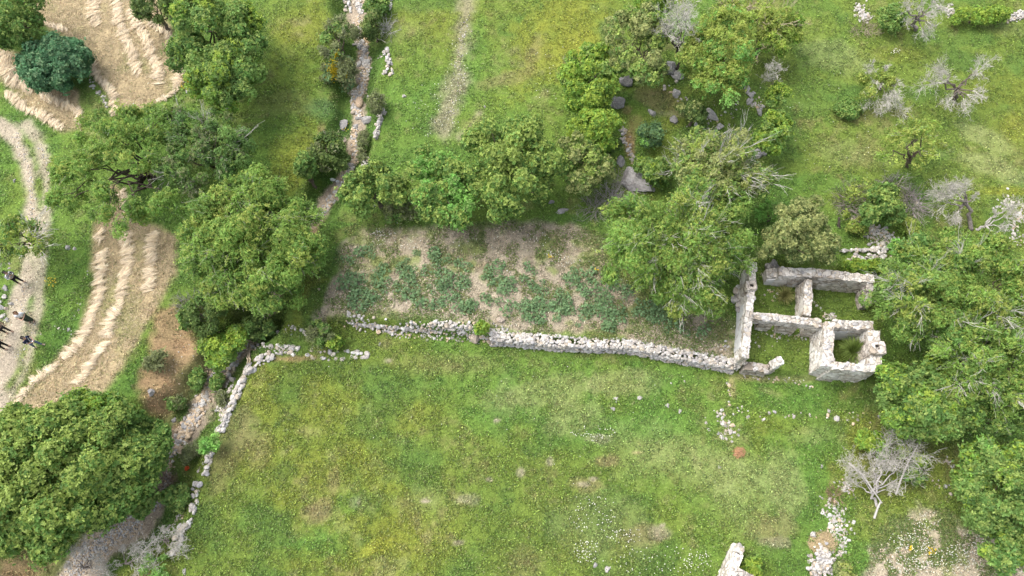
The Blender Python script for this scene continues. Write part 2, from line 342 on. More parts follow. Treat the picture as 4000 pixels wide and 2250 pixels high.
def ground_color(x, y):
    """albedo (n,3) and how thickly grass grows (0..1)"""
    n1 = fbm(x, y, 6.0, 4, 31); n2 = fbm(x, y, 2.2, 4, 32); n3 = fbm(x, y, .55, 3, 33); n4 = fbm(x, y, 12, 2, 34)
    wob = (n2-.5)*1.7+(n3-.5)*1.0
    n5 = fbm(x, y, .26, 2, 35); grit = (n3-.5)*1.3+(n5-.5)*1.1
    def lerp(a, b, m): return a+(b-a)*m[..., None]
    c = np.zeros(x.shape+(3,))+G_MID
    c = lerp(c, G_YEL*.85, sstep(.44, .70, n1)*.5)
    c = lerp(c, G_DARK*1.15, sstep(.52, .30, n2)*.62)
    c = lerp(c, G_BRI, sstep(.55, .72, n4)*.45)
    c = lerp(c, G_BRN, sstep(.52, .74, .5*n2+.3*n3+.2*n5)*.42)
    c = lerp(c, G_PALE, sstep(.60, .80, .5*n1+.5*n3)*.3)
    lush = np.ones(x.shape)
    for (cx, cy, rx, ry, rot, colr, s) in PATCH:
        X, Y = unproj(cx, cy, .2); m_ = mpp(cx, cy)
        a = math.radians(rot); ca, sa = math.cos(a), math.sin(a)
        dx = (x-X)/m_; dy = -(y-Y)/m_/.93
        u = (dx*ca+dy*sa)/rx; v = (-dx*sa+dy*ca)/ry
        r = np.sqrt(u*u+v*v)+wob*.5+grit*.45
        k = sstep(1.18, .55, r)*s*np.clip(.85+grit*.6, .3, 1.15)
        c = lerp(c, colr, k)
        if colr[1] < colr[0]*.93: lush = lush*(1-k*.75)
    def area(P, colr, edge, wa, s=1.0, lu=.05):
        nonlocal c, lush
        k = sstep(edge, -edge, sd_poly(x, y, P)+wob*wa)*s
        c = lerp(c, colr, k); lush = lush*(1-k*(1-lu))
    def line(P, wd, colr, edge, wa, s=1.0, lu=.05):
        nonlocal c, lush
        d, sdd, a = dist_line(x, y, P)
        k = sstep(wd+edge, wd-edge, d+wob*wa)*s
        c = lerp(c, colr, k); lush = lush*(1-k*(1-lu))
    vn = np.array([1, .92, .82])
    stub = STUB[None]*(.78+.5*n3)[..., None]; stub = stub+(G_MID*.9-stub)*(sstep(.55, .75, n2)*.45)[..., None]
    for P in (STRAW_A, STRAW_B, STRAW_C): area(P, stub, .25, .35, 1, .18)
    trk = TRK[None]*(.82+.4*n3)[..., None]
    line(TRACK1, .36, trk, .25, .5, .95, .1); line(TRACK2, .26, trk, .25, .5, .8, .2)
    area(poly([(-60,1280),(90,1250),(120,1330),(60,1480),(0,1560),(-60,1560)], .2), trk*.95, .3, .3, .8)
    soil = SOIL[None]*(.72+.52*n3)[..., None]
    soil = soil+(G_BRN-soil)*(sstep(.5, .72, n2)*.5)[..., None]
    soil = soil+(G_MID*1.1-soil)*(sstep(.50, .66, .5*n2+.5*n3)*.7)[..., None]
    area(GARDEN, soil, .3, .5, .94, .4)
    line(GPATH, .42, GRAV*.82, .5, .9, .62, .4); line(GPATH2, .22, GRAV*.95, .3, .5, .7, .3)
    sp = sstep(.50, .64, n3)
    bare = SOIL[None]*(1.1+.3*n3)[..., None]; bare = bare+(G_MID-bare)*(sstep(.46, .60, .6*n2+.4*n3)*.9)[..., None]
    area(BARE, bare, .5, 1.2, .88, .4)
    red = RED[None]*(.75+.5*n3)[..., None]; red = red+(G_BRN*.9-red)*sstep(.45, .7, n2)[..., None]*.6
    area(BANK, red, .3, .7, .9, .15); area(LOWBANK, red*.9, .3, .6, .8, .3)
    d, s, a = dist_line(x, y, STREAM)
    low = sstep(11, 7, y)
    dd = d+wob*(.38+.3*low)+grit*.14
    c = lerp(c, G_DARK*1.05, sstep(1.9, 1.0, dd)*.6)
    bed = GRAV[None]*(.72+.55*n3)[..., None]; bed = bed+(np.array([.33,.22,.10])-bed)*(sstep(.5, .68, n2)*.7)[..., None]
    bed = bed*(1-low*.18)[..., None]; bed = bed+(G_MID*.8-bed)*(sstep(.56, .66, .6*n2+.4*n3)*.8)[..., None]
    k = sstep(.52, .26, (dd)/(1+.5*low)); c = lerp(c, bed, k); lush = lush*(1-k*.97)
    area(BEDLOW, GRAV[None]*(1.0+.55*n3)[..., None], .3, .4, 1, .05)
    area(HOUSE_IN, G_MID[None]*(.6+.6*n2)[..., None], .2, .1, .7, 1)
    far = sstep(40, 70, np.hypot(x, y-16)); c = lerp(c, G_MID*.9, far*.5)
    c = c*(1+.05*lush)[..., None]
    return np.clip(c, .01, .8), np.clip(lush, 0, 1)

# one sheet: fine inside the view, coarse to the horizon
def axis(lo, hi, d, far):
    a = list(np.arange(lo, hi+1e-6, d)); s = d
    L = [lo]; R = [hi]
    while L[-1] > -far: s *= 1.22; L.append(L[-1]-s)
    s = d
    while R[-1] < far: s *= 1.22; R.append(R[-1]+s)
    return np.array(L[:0:-1]+a+R[1:])
ax_ = axis(-34.2, 34.2, .12, 900); ay_ = axis(-1.8, 36, .12, 900)
XX, YY = np.meshgrid(ax_, ay_)
ZZ = height_raw(XX, YY)
gc, gl = ground_color(XX, YY)
nx, ny = len(ax_), len(ay_)
ii = np.arange(ny-1)[:, None]*nx+np.arange(nx-1)[None]
quad = np.stack([ii, ii+1, ii+nx+1, ii+nx], -1).reshape(-1, 4)
me = mesh_np('ground', np.stack([XX, YY, ZZ], -1).reshape(-1, 3), quad, M_GROUND, gc.reshape(-1, 3), True)
ground = tag(link('ground', me), 'green meadow ground with bare soil, stubble, tracks and a stony gully', 'ground', kind='structure')
# exact heights of the rendered sheet near the view
GX0, GX1, GY0, GY1, GD = -34.2, 34.2, -1.8, 36., .12
_i0 = int(np.argmin(abs(ax_+34.2))); _j0 = int(np.argmin(abs(ay_+1.8)))
_gx = ax_[_i0:_i0+571]; _gy = ay_[_j0:_j0+316]; _GH = ZZ[_j0:_j0+316, _i0:_i0+571]

# ------------------------------------------------------------------ grass blades and weeds (uncountable)
def in_view(n, rng, m=60):
    px = rng.uniform(-m, 4000+m, n); py = rng.uniform(-m, 2250+m, n)
    return at(px, py)
rng = RS(5)
P = in_view(600000, rng)
gcol, glu = ground_color(P[:, 0], P[:, 1])
clump = fbm(P[:, 0], P[:, 1], .42, 2, 77)
keep = rng.rand(len(P)) < glu*(.25+1.3*sstep(.35, .62, clump))
P = P[keep]; gcol = gcol[keep]; n = len(P)
tint = np.exp(rng.normal(0, .38, (n, 1)))*1.2+rng.uniform(-.14, .14, (n, 3))*np.array([1, .5, .6])
col = np.clip(gcol*tint, .008, .7)
q = rng.rand(n); pale = q < .04; col[pale] = col[pale]*.35+np.array([.30, .31, .14])*.65; drk = q > .92; col[drk] = col[drk]*.3+np.array([.035, .07, .018])*.7
U = rng.normal(size=(n, 3)); U[:, 2] = np.abs(U[:, 2])*.5+.05; Nn = rng.normal(size=(n, 3)); Nn[:, 2] = np.abs(Nn[:, 2])+1.5
Lg = rng.uniform(.06, .14, n)*(.6+.9*clump[keep]); Wd = rng.uniform(.026, .058, n)
mb = MB(); P2 = P.copy(); P2[:, 2] += rng.uniform(.02, .09, n); leaves(mb, P2, U, Nn, Lg, Wd, col)
tag(mb.build('meadow_grass', M_GRASS), 'short green and yellowing grass and weeds covering the meadow', 'grass', kind='stuff')

def flowers(name, label, spots, color, size, seed):
    rng = RS(seed); pts = []
    for (cx, cy, rx, ry, k) in spots:
        a = rng.uniform(0, 2*math.pi, k); r = np.sqrt(rng.rand(k))*rng.uniform(.3, 1, k)**.5
        pts.append(np.stack([cx+rx*r*np.cos(a), cy+ry*r*np.sin(a)], 1))
    pts = np.concatenate(pts); P = at(pts[:, 0], pts[:, 1], .12); n = len(P)
    mb = MB(); s = rng.uniform(.7, 1.3, n)*size
    for q in range(3):
        an = rng.uniform(0, 6.28, n); U = np.stack([np.cos(an), np.sin(an), rng.uniform(-.2, .2, n)], 1)
        Nn = np.stack([rng.uniform(-.3, .3, n), rng.uniform(-.3, .3, n), np.ones(n)], 1)
        cc = np.array(color)*rng.uniform(.8, 1.1, (n, 1)); leaves(mb, P+np.array([0, 0, q*.006]), U, Nn, s, s*.6, cc)
    stem_n = RS(1).normal(size=(n, 3)); leaves(mb, P-np.array([0, 0, .06]), np.tile([0, 0, 1.], (n, 1)), stem_n, np.full(n, .12), np.full(n, .012), np.tile(G_MID, (n, 1)))
    tag(mb.build(name, M_GRASS), label, 'flowers', kind='stuff')
flowers('white_wildflowers', 'tiny white wildflowers sprinkled over the meadow and bare patches',
 [(2310,2010,110,90,70),(2290,2150,60,60,60),(2440,2090,90,40,40),(2330,1690,110,35,45),(2550,2190,260,70,70),(2720,2190,60,60,40),(3560,2120,100,60,110),(3700,2180,160,70,160),(3560,2210,130,40,110),(3850,2150,140,60,80),(3620,2040,60,50,40),
  (3500,200,24,12,24),(2160,990,40,20,24),(2190,1020,60,25,20),(2100,930,60,40,24),(1500,930,60,40,40),(1600,950,70,30,30),(1700,430,130,150,60),(2150,290,120,150,20),(2000,1400,900,600,50),(3100,500,500,300,50),(1780,300,60,260,50),(1480,910,30,20,24)],
 (.72, .71, .62), .052, 11)
flowers('yellow_wildflowers', 'small yellow wildflowers growing in loose clusters', [(195,1100,30,30,30),(2330,1055,14,10,12),(2150,1000,16,10,10),(3640,2150,20,20,20),(3560,2140,16,14,14),(3360,1020,60,14,26),(1350,500,30,20,6),(720,320,20,40,26),(3020,1090,14,12,10)],
 (.62, .47, .03), .07, 12)

# ------------------------------------------------------------------ rows of cut straw
def straw_row(pts, wd, label, seed, dens=430, fan=1.0, z=.15):
    rng = RS(seed); pts = np.array(pts, float)
    L = np.concatenate([[0], np.cumsum(np.hypot(*np.diff(pts, axis=0).T))])
    s = np.linspace(0, L[-1], 40)
    ctr = at(np.interp(s, L, pts[:, 0]), np.interp(s, L, pts[:, 1]))
    ctr[:, 0] += (fbm(s/50+seed, s*0, 1, 2, seed)-.5)*.35
    dl = np.hypot(*np.diff(ctr[:, :2], axis=0).T); A = np.concatenate([[0], np.cumsum(dl)]); tot = A[-1]
    T = np.gradient(ctr, axis=0); T /= np.linalg.norm(T, axis=1, keepdims=True)
    n = int(dens*tot*wd/.6); a = rng.uniform(0, tot, n)
    q = np.stack([np.interp(a, A, ctr[:, k]) for k in range(3)], 1); t = np.stack([np.interp(a, A, T[:, k]) for k in range(3)], 1)
    side = np.stack([t[:, 1], -t[:, 0], 0*a], 1); side /= np.linalg.norm(side, axis=1, keepdims=True)
    tuft = fbm(a*3.1, a*0, 1, 2, seed+3); prof = np.clip(.55+.9*fbm(a, a*0, .8, 3, seed+5)-.25, .35, 1.2)*np.minimum(1, np.minimum(a, tot-a)*2+.25)
    off = rng.normal(0, .19, n)*wd*prof
    hz = .9*z*prof*np.exp(-(off/(wd*.5))**2)*rng.uniform(.3, 1.05, n)+.015
    mid = q+side*off[:, None]; mid[:, 2] = height(mid[:, 0], mid[:, 1])+hz
    tid = np.floor(a/.17+.8*fbm(a, a*0, .5, 2, seed+8)).astype(int); tr = RS(seed+99).uniform(0, 1, (tid.max()+2, 4)); tv = tr[tid]
    ang = (tv[:, 0]-.5)*1.1*fan+rng.normal(0, .13, n)+.45
    mid = mid+side*((tv[:, 1:2]-.5)*.16*wd); mid[:, 2] += (tv[:, 2]-.5)*.06
    U = side*np.cos(ang)[:, None]+t*np.sin(ang)[:, None]; U[:, 2] = -np.sign(off)*0+rng.normal(0, .10, n)
    Ln = rng.uniform(.30, .72, n)*wd/.55*(.6+.7*tv[:, 2]); Wd = rng.uniform(.013, .026, n)
    Nn = rng.normal(size=(n, 3))*.3; Nn[:, 2] += 1
    tone = rng.rand(n, 1); cc = np.array([.88, .76, .57])*(1-tone)+np.array([.60, .47, .30])*tone
    cc = np.minimum(.9, cc*np.exp(rng.normal(0, .16, (n, 1)))*(.74+.34*tv[:, 3:4]))
    mb = MB()
    leaves(mb, mid, U, Nn, Ln, Wd, cc)
    base = ctr[0]
    # matted straw under the loose stalks
    K = 7; m_ = 120; aa = np.linspace(0, tot, m_)
    qq = np.stack([np.interp(aa, A, ctr[:, k]) for k in range(3)], 1); tt = np.stack([np.interp(aa, A, T[:, k]) for k in range(3)], 1)
    sd_ = np.stack([tt[:, 1], -tt[:, 0], 0*aa], 1); sd_ /= np.linalg.norm(sd_, axis=1, keepdims=True)
    pf = np.clip(.55+.9*fbm(aa, aa*0, .8, 3, seed+5)-.25, .35, 1.2)*np.minimum(1, np.minimum(aa, tot-aa)*2+.1)
    w_ = np.linspace(-.34, .34, K)
    G = qq[:, None]+sd_[:, None]*(w_[None, :, None]*wd*pf[:, None, None])
    G = G+rng.normal(0, .025, G.shape)
    G[..., 2] = height(G[..., 0], G[..., 1])+(.45*z*pf[:, None]*(1-(w_[None]/.34)**2)-.01)
    i0 = np.arange(m_-1)[:, None]*K+np.arange(K-1)[None]
    mb.add(G.reshape(-1, 3), np.stack([i0, i0+K, i0+K+1, i0+1], -1).reshape(-1, 4), np.array([.60, .485, .32])*rng.uniform(.8, 1.15, (m_*K, 1)))
    o = mb.build('straw_row', M_STRAW, None, base)
    tag(o, label, 'straw row', 'windrows of cut straw on the stubble')
straw_row([(365,-40),(372,30),(380,100)], .75, 'short broad straw row at the top of the upper stubble, left of the curved rows', 41, 300)
straw_row([(447,-40),(452,60),(490,150),(520,220),(545,295)], .62, 'long pale straw row down the middle of the upper stubble field', 42)
straw_row([(505,30),(550,110),(590,190),(615,260),(625,330)], .62, 'curved straw row second from the right edge of the upper stubble field', 43)
straw_row([(580,80),(650,130),(685,200),(700,290),(690,345)], .55, 'straw row hugging the right edge of the upper stubble field beside the tree', 44)
straw_row([(690,345),(665,375),(610,395)], .40, 'short straw row closing the lower right corner of the upper stubble field', 45, 330)
straw_row([(150,75),(210,105),(265,118)], .45, 'faint straw row at the top left of the upper stubble, above the round bush', 46, 260)
straw_row([(315,185),(355,250),(390,310),(430,345),(455,380),(450,450)], .5, 'narrow straw row along the grass strip right of the round bush', 47)
straw_row([(-60,190),(0,230),(40,300),(80,330),(130,350)], .85, 'wide straw row entering from the left edge below the round bush', 48, 330)
straw_row([(20,360),(80,410),(130,440),(185,455),(240,505)], .55, 'ragged straw row along the lower edge of the left stubble, above the track', 49)
straw_row([(170,370),(230,395),(300,430),(320,480)], .6, 'loose straw row between the round bush and the sprawling tree', 50, 260)
straw_row([(395,905),(398,945)], .55, 'small straw heap at the top of the left row of the lower stubble', 51, 420)
straw_row([(398,975),(402,1060),(390,1130),(375,1200),(350,1260),(310,1330),(250,1400)], .55, 'long straw row down the left side of the lower stubble field', 52)
straw_row([(240,1410),(190,1450),(130,1490),(85,1545),(60,1600)], .48, 'straw row continuing down left to the corner beside the dirt track', 53, 380)
straw_row([(500,905),(495,980),(500,1050),(490,1110),(465,1190),(430,1260),(415,1320)], .6, 'long middle straw row of the lower stubble field', 54)
straw_row([(420,1335),(370,1400),(330,1460),(305,1500)], .52, 'straw row at the foot of the lower stubble, past the break in the middle row', 55)
straw_row([(612,900),(595,960),(600,1030),(580,1080),(575,1140)], .6, 'straw row on the right of the lower stubble, beside the big tree', 56)
straw_row([(480,740),(495,800),(500,870)], .5, 'straw showing through the gap in the sprawling tree', 57, 350)

rng = RS(78); P = []
for PG, k in ((STRAW_A, 26000), (STRAW_B, 9000), (STRAW_C, 26000)):
    q = np.stack([rng.uniform(PG[:, 0].min(), PG[:, 0].max(), k), rng.uniform(PG[:, 1].min(), PG[:, 1].max(), k)], 1)
    P.append(q[sd_poly(q[:, 0], q[:, 1], PG) < -.05])
P = np.concatenate(P); P = P[fbm(P[:, 0], P[:, 1], .5, 3, 91) > .38]; n = len(P)
U = rng.normal(size=(n, 3)); U[:, 2] = rng.uniform(0, .5, n); N = rng.normal(size=(n, 3))*.4; N[:, 2] += 1
tone = rng.rand(n, 1); cc = np.array([.58, .48, .32])*tone+np.array([.27, .21, .12])*(1-tone); gr = rng.rand(n) < .12; cc[gr] = G_MID*rng.uniform(.7, 1.3, (gr.sum(), 1))
mb = MB(); leaves(mb, np.concatenate([P, (height(P[:, 0], P[:, 1])+rng.uniform(.01, .05, n))[:, None]], 1), U, N, rng.uniform(.08, .28, n), rng.uniform(.012, .026, n), cc)
tag(mb.build('stubble', M_STRAW), 'short cut stubble and stray stalks between the straw rows', 'stubble', kind='stuff')

rng = RS(79); n = 26000; px = rng.uniform(1230, 2880, n); py = rng.uniform(860, 1410, n); P = at(px, py)
k_ = (sd_poly(P[:, 0], P[:, 1], GARDEN) < .3) & (fbm(P[:, 0], P[:, 1], .8, 3, 95)+.12*fbm(P[:, 0], P[:, 1], 3, 2, 96) > .56); k_ &= ~((px > 1835) & (px < 1905) & (py > 1010) & (py < 1210)); P = P[k_]
px = rng.uniform(3400, 4000, 9000); py = rng.uniform(1980, 2250, 9000); Q = at(px, py); k_ = (sd_poly(Q[:, 0], Q[:, 1], BARE) < .5) & (fbm(Q[:, 0], Q[:, 1], .7, 3, 97) > .53); P = np.concatenate([P, Q[k_]])
P = np.repeat(P, 3, 0)+rng.normal(0, .06, (len(P)*3, 3))*np.array([1, 1, .2]); n = len(P); P[:, 2] += .05
U = rng.normal(size=(n, 3)); U[:, 2] *= .4; N = rng.normal(size=(n, 3))*.5; N[:, 2] += 1
cc = np.array([.15, .215, .065])*np.exp(rng.normal(0, .3, (n, 1))); yy = rng.rand(n) < .2; cc[yy] = np.array([.27, .27, .11])
mb = MB(); leaves(mb, P, U, N, rng.uniform(.06, .14, n), rng.uniform(.03, .06, n), cc); tag(mb.build('garden_weeds', M_LEAF), 'small green weeds sprouting over the bare garden soil', 'weeds', kind='stuff')

# ------------------------------------------------------------------ crop plants in the garden patch
def crop_mesh(seed):
    rng = RS(seed); mb = MB(); k = 26
    a = rng.uniform(0, 6.28, k); r = .30*np.sqrt(rng.rand(k)); z = .34*(1-(r/.34)**2)*rng.uniform(.5, 1, k)+.03
    C = np.stack([r*np.cos(a), r*np.sin(a), z], 1)
    U = np.stack([np.cos(a), np.sin(a), rng.uniform(-.5, .2, k)], 1)+rng.normal(0, .35, (k, 3)); N = rng.normal(0, .4, (k, 3)); N[:, 2] += 1
    cc = np.array([.18, .29, .135])*rng.uniform(.6, 1.4, (k, 1)); y = rng.rand(k) < .12; cc[y] = np.array([.17, .24, .10])
    leaves(mb, C, U, N, rng.uniform(.12, .2, k), rng.uniform(.09, .14, k), cc)
    tube(mb, [(0, 0, -.05), (0.01, 0, .2)], .015, 5, (.10, .13, .05))
    return mb.mesh('crop_plant', M_LEAF)
CROPS = [crop_mesh(100+k) for k in range(8)]
rng = RS(77); cnt = 0; placed = []
for (cx, cy, rx, ry, k, lab, grp) in [
   (1430,1090,110,130,44,'blue-green crop plant at the left end of the garden patch','crop plants at the left end'),
   (1690,1090,150,115,66,'blue-green crop plant in the dense clump left of the bare strip','crop plants left of the bare strip'),
   (1810,1185,50,30,10,'blue-green crop plant in the dense clump left of the bare strip','crop plants left of the bare strip'),
   (2000,1120,125,110,40,'blue-green crop plant just right of the bare strip','crop plants right of the bare strip'),
   (2320,1170,150,130,72,'blue-green crop plant in the thick clump at the right of the garden','crop plants at the right of the garden'),
   (2130,1220,90,40,24,'blue-green crop plant just right of the bare strip','crop plants right of the bare strip'),
   (2535,1215,60,35,16,'blue-green crop plant at the far right near the feathery tree','crop plants near the feathery tree'),
   (2600,1290,160,50,9,'blue-green crop plant at the far right near the feathery tree','crop plants near the feathery tree')]:
    tries = 0; got = 0
    while got < k and tries < 900:
        tries += 1
        a = rng.uniform(0, 6.28); r = math.sqrt(rng.rand()); px = cx+rx*r*math.cos(a); py = cy+ry*r*math.sin(a)
        if vnoise(np.array(px/34.), np.array(py/34.), 8) < .36: continue
        if any((px-q[0])**2+(py-q[1])**2 < 13**2 for q in placed): continue
        placed.append((px, py)); got += 1
        o = link('crop_plant', CROPS[rng.randint(8)], None, Vector(at(px, py)))
        s = rng.uniform(.5, 1.15); o.scale = (s, s, s); o.rotation_euler = (0, 0, rng.uniform(0, 6.28)); tag(o, lab, 'crop plant', grp)

# ------------------------------------------------------------------ trees and shrubs
Ccol = lambda *a: np.array(a)
SP = {  # leaf colours: base, second, paler tips, share of tips; leaf length, rosette or shoot habit
 'almond':  dict(a=Ccol(0.115,0.225,0.045), b=Ccol(0.185,0.315,0.062), tip=Ccol(0.3,0.385,0.09), tips=0.26, L=0.12, W=0.05, habit='mix'),
 'almond_dark': dict(a=Ccol(0.085,0.175,0.042), b=Ccol(0.135,0.245,0.058), tip=Ccol(0.22,0.31,0.08), tips=0.16, L=0.12, W=0.05, habit='mix'),
 'carob':   dict(a=Ccol(0.095,0.195,0.042), b=Ccol(0.15,0.265,0.06), tip=Ccol(0.31,0.4,0.1), tips=0.52, L=.145, W=.085, habit='rosette'),
 'bright':  dict(a=Ccol(0.135,0.265,0.042), b=Ccol(0.2,0.335,0.055), tip=Ccol(0.33,0.43,0.07), tips=0.4, L=.15, W=.085, habit='rosette'),
 'yellow':  dict(a=Ccol(0.165,0.275,0.05), b=Ccol(0.26,0.345,0.07), tip=Ccol(0.36,0.41,0.1), tips=0.35, L=0.115, W=0.055, habit='mix'),
 'green':   dict(a=Ccol(0.096,0.2,0.046), b=Ccol(0.152,0.265,0.062), tip=Ccol(0.28,0.37,0.1), tips=0.3, L=.15, W=.085, habit='rosette'),
 'fig':     dict(a=Ccol(0.062,0.165,0.066), b=Ccol(0.11,0.235,0.105), tip=Ccol(0.21,0.33,0.17), tips=0.22, L=.17, W=.11, habit='rosette'),
 'olive':   dict(a=Ccol(0.115,0.18,0.052), b=Ccol(0.2,0.265,0.088), tip=Ccol(0.38,0.41,0.16), tips=0.5, L=.12, W=.055, habit='rosette'),
 'scrub':   dict(a=Ccol(0.125,0.165,0.065), b=Ccol(0.195,0.23,0.1), tip=Ccol(0.26,0.3,0.12), tips=.2, L=.10, W=.045, habit='mix'),
 'dark':    dict(a=Ccol(0.075,0.135,0.035), b=Ccol(0.12,0.195,0.05), tip=Ccol(0.2,0.27,0.075), tips=.18, L=.12, W=.07, habit='rosette'),
 'blue':    dict(a=Ccol(0.075,0.165,0.065), b=Ccol(0.125,0.225,0.09), tip=Ccol(0.2,0.3,0.11), tips=.2, L=.11, W=.06, habit='rosette'),
 'fresh':   dict(a=Ccol(0.138,0.318,0.065), b=Ccol(0.212,0.408,0.087), tip=Ccol(0.235,0.356,0.108), tips=.25, L=.12, W=.06, habit='mix'),
}
def crown_clumps(rng, R, n, under=-.35, inner=.5, lob=1.):
    """irregular clump centres filling the outer part of an ellipsoid"""
    ph = rng.uniform(0, 6.28, 4)
    out = []
    while len(out) < n:
        d = rng.normal(size=3); d /= np.linalg.norm(d)
        if d[2] < under: continue
        th = math.atan2(d[1], d[0])
        lobe = 1+lob*(.17*math.sin(2*th+ph[0])+.13*math.sin(3*th+ph[1])+.10*math.sin(5*th+ph[2])+.06*math.sin(9*th+ph[3]))
        f = rng.uniform(inner, 1.0)**.55
        p = d*R*f*(lobe if d[2] < .8 else 1)
        if any(np.linalg.norm((p-q)/R) < .13 for q in out[-40:]) and rng.rand() < .7: continue
        out.append(p)
    return np.array(out)
def foliage(mb, rng, centre, R, clumps, sp, dens=1.0, clump_r=None, twigs=None, twig_n=0, tw_r=.009):
    S = SP[sp]; Rm = R.mean()
    Cs = []; Us = []; Ns = []; Ls = []; Ws = []; Ks = []
    for c in clumps:
        rc = (clump_r or (.12 if sp in ('carob', 'green', 'bright') else .085)*Rm+.2)*rng.uniform(.75, 1.3)
        outd = c/R; outd = outd/(np.linalg.norm(outd)+1e-6)
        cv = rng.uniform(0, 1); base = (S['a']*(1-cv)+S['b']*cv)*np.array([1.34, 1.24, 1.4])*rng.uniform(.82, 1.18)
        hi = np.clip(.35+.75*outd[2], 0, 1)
        hab = S['habit'] if S['habit'] != 'mix' else ('rosette' if rng.rand() < .55 else 'shoot')
        if hab == 'rosette':
            n = int(dens*(125 if S['L'] > .125 else 150)*rc*rc/.25)+6
            d = rng.normal(size=(n, 3)); d += outd*.55+np.array([0, 0, .35]); d /= np.linalg.norm(d, axis=1, keepdims=True)
            r = rc*rng.uniform(.25, 1, n)**.5*np.where(rng.rand(n) < .14, rng.uniform(1.1, 1.6, n), 1)
            ros = c+d*r[:, None]*np.array([1, 1, .8])
            k = 7
            a = rng.uniform(0, 6.28, (n, k)); el = rng.uniform(-.1, .8, (n, k))
            L = .84*S['L']*rng.uniform(.65, 1.3, (n, k))
            # leaves radiate round the outward direction
            t1 = np.cross(d, [0.3, .2, .9]); t1 /= np.linalg.norm(t1, axis=1, keepdims=True)+1e-9; t2 = np.cross(d, t1)
            U = (np.cos(a)*np.cos(el))[..., None]*t1[:, None]+(np.sin(a)*np.cos(el))[..., None]*t2[:, None]+np.sin(el)[..., None]*d[:, None]
            C = ros[:, None]+U*(L*.55)[..., None]
            N = d[:, None]*np.cos(el)[..., None]+rng.normal(0, .35, (n, k, 3))+np.array([0, 0, .25])
            tip = (rng.rand(n) < S['tips']*(.25+1.3*np.clip(d[:, 2]*.6+hi*.5, 0, 1)))  # tip colour grows commoner towards clump and crown tops
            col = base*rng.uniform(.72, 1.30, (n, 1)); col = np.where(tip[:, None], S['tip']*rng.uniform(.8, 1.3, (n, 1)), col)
            col = np.repeat(col[:, None], k, 1)*rng.uniform(.82, 1.18, (n, k, 1))
        else:
            n = int(dens*60*rc*rc/.25)+4
            d = rng.normal(size=(n, 3))*.75; d += outd*1.0+np.array([0, 0, .25]); d /= np.linalg.norm(d, axis=1, keepdims=True)
            k = 16; ln = rc*rng.uniform(.6, 1.25, n)
            st_ = c+rng.normal(0, .33, (n, 3))*rc
            t = (np.arange(k)+rng.uniform(0, 1, (n, k)))/k
            C = st_[:, None]+d[:, None]*(t*ln[:, None])[..., None]; C[..., 2] -= (t**2)*ln[:, None]*.3; C += rng.normal(0, .035, C.shape)
            tan = d[:, None]-np.array([0, 0, 1.])*(.6*t)[..., None]
            U = tan+rng.normal(0, .55, (n, k, 3)); N = rng.normal(0, .5, (n, k, 3))+np.array([0, 0, .9])+d[:, None]*.3
            L = S['L']*rng.uniform(.65, 1.25, (n, k))
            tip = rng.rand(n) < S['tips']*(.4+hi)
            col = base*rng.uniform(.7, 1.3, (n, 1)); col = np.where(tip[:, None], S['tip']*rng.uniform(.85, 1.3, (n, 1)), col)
            col = np.repeat(col[:, None], k, 1)*rng.uniform(.8, 1.2, (n, k, 1))
            if twigs is not None:
                m = min(n, int(twig_n*n+rng.rand()))
                for q in range(m):
                    tt = np.linspace(-.1, 1.12, 6); Pq = st_[q]+d[q]*(tt*ln[q])[:, None]+np.array([0, 0, .05]); Pq[:, 2] -= (tt**2)*ln[q]*.28
                    Pq += np.cumsum(rng.normal(0, .02, (6, 3)), 0)
                    tube(twigs, centre+Pq, np.linspace(tw_r*1.1, tw_r*.45, 6), 3, np.array([.32, .30, .25])*rng.uniform(.6, 1.15))
        Cs.append(C.reshape(-1, 3)); Us.append(U.reshape(-1, 3)); Ns.append(N.reshape(-1, 3)); Ls.append(L.ravel()); Ks.append(col.reshape(-1, 3))
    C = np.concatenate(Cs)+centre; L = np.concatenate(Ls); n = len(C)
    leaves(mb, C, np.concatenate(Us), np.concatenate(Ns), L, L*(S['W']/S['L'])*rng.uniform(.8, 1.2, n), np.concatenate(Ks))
def limb(mb, rng, p0, p1, r0, r1, n=7, wob=.08, sides=6, col=(.11, .09, .07), sag=0.):
    p0 = np.asarray(p0, float); p1 = np.asarray(p1, float); t = np.linspace(0, 1, n)[:, None]
    L = np.linalg.norm(p1-p0); P = p0+(p1-p0)*t+np.concatenate([[[0, 0, 0]], rng.normal(0, wob*L, (n-2, 3)), [[0, 0, 0]]])*np.array([1, 1, .6])
    P[:, 2] += sag*L*(4*t[:, 0]*(1-t[:, 0]))
    tube(mb, P, np.linspace(r0, r1, n), sides, col); return P
GREYB = (.42, .40, .355)
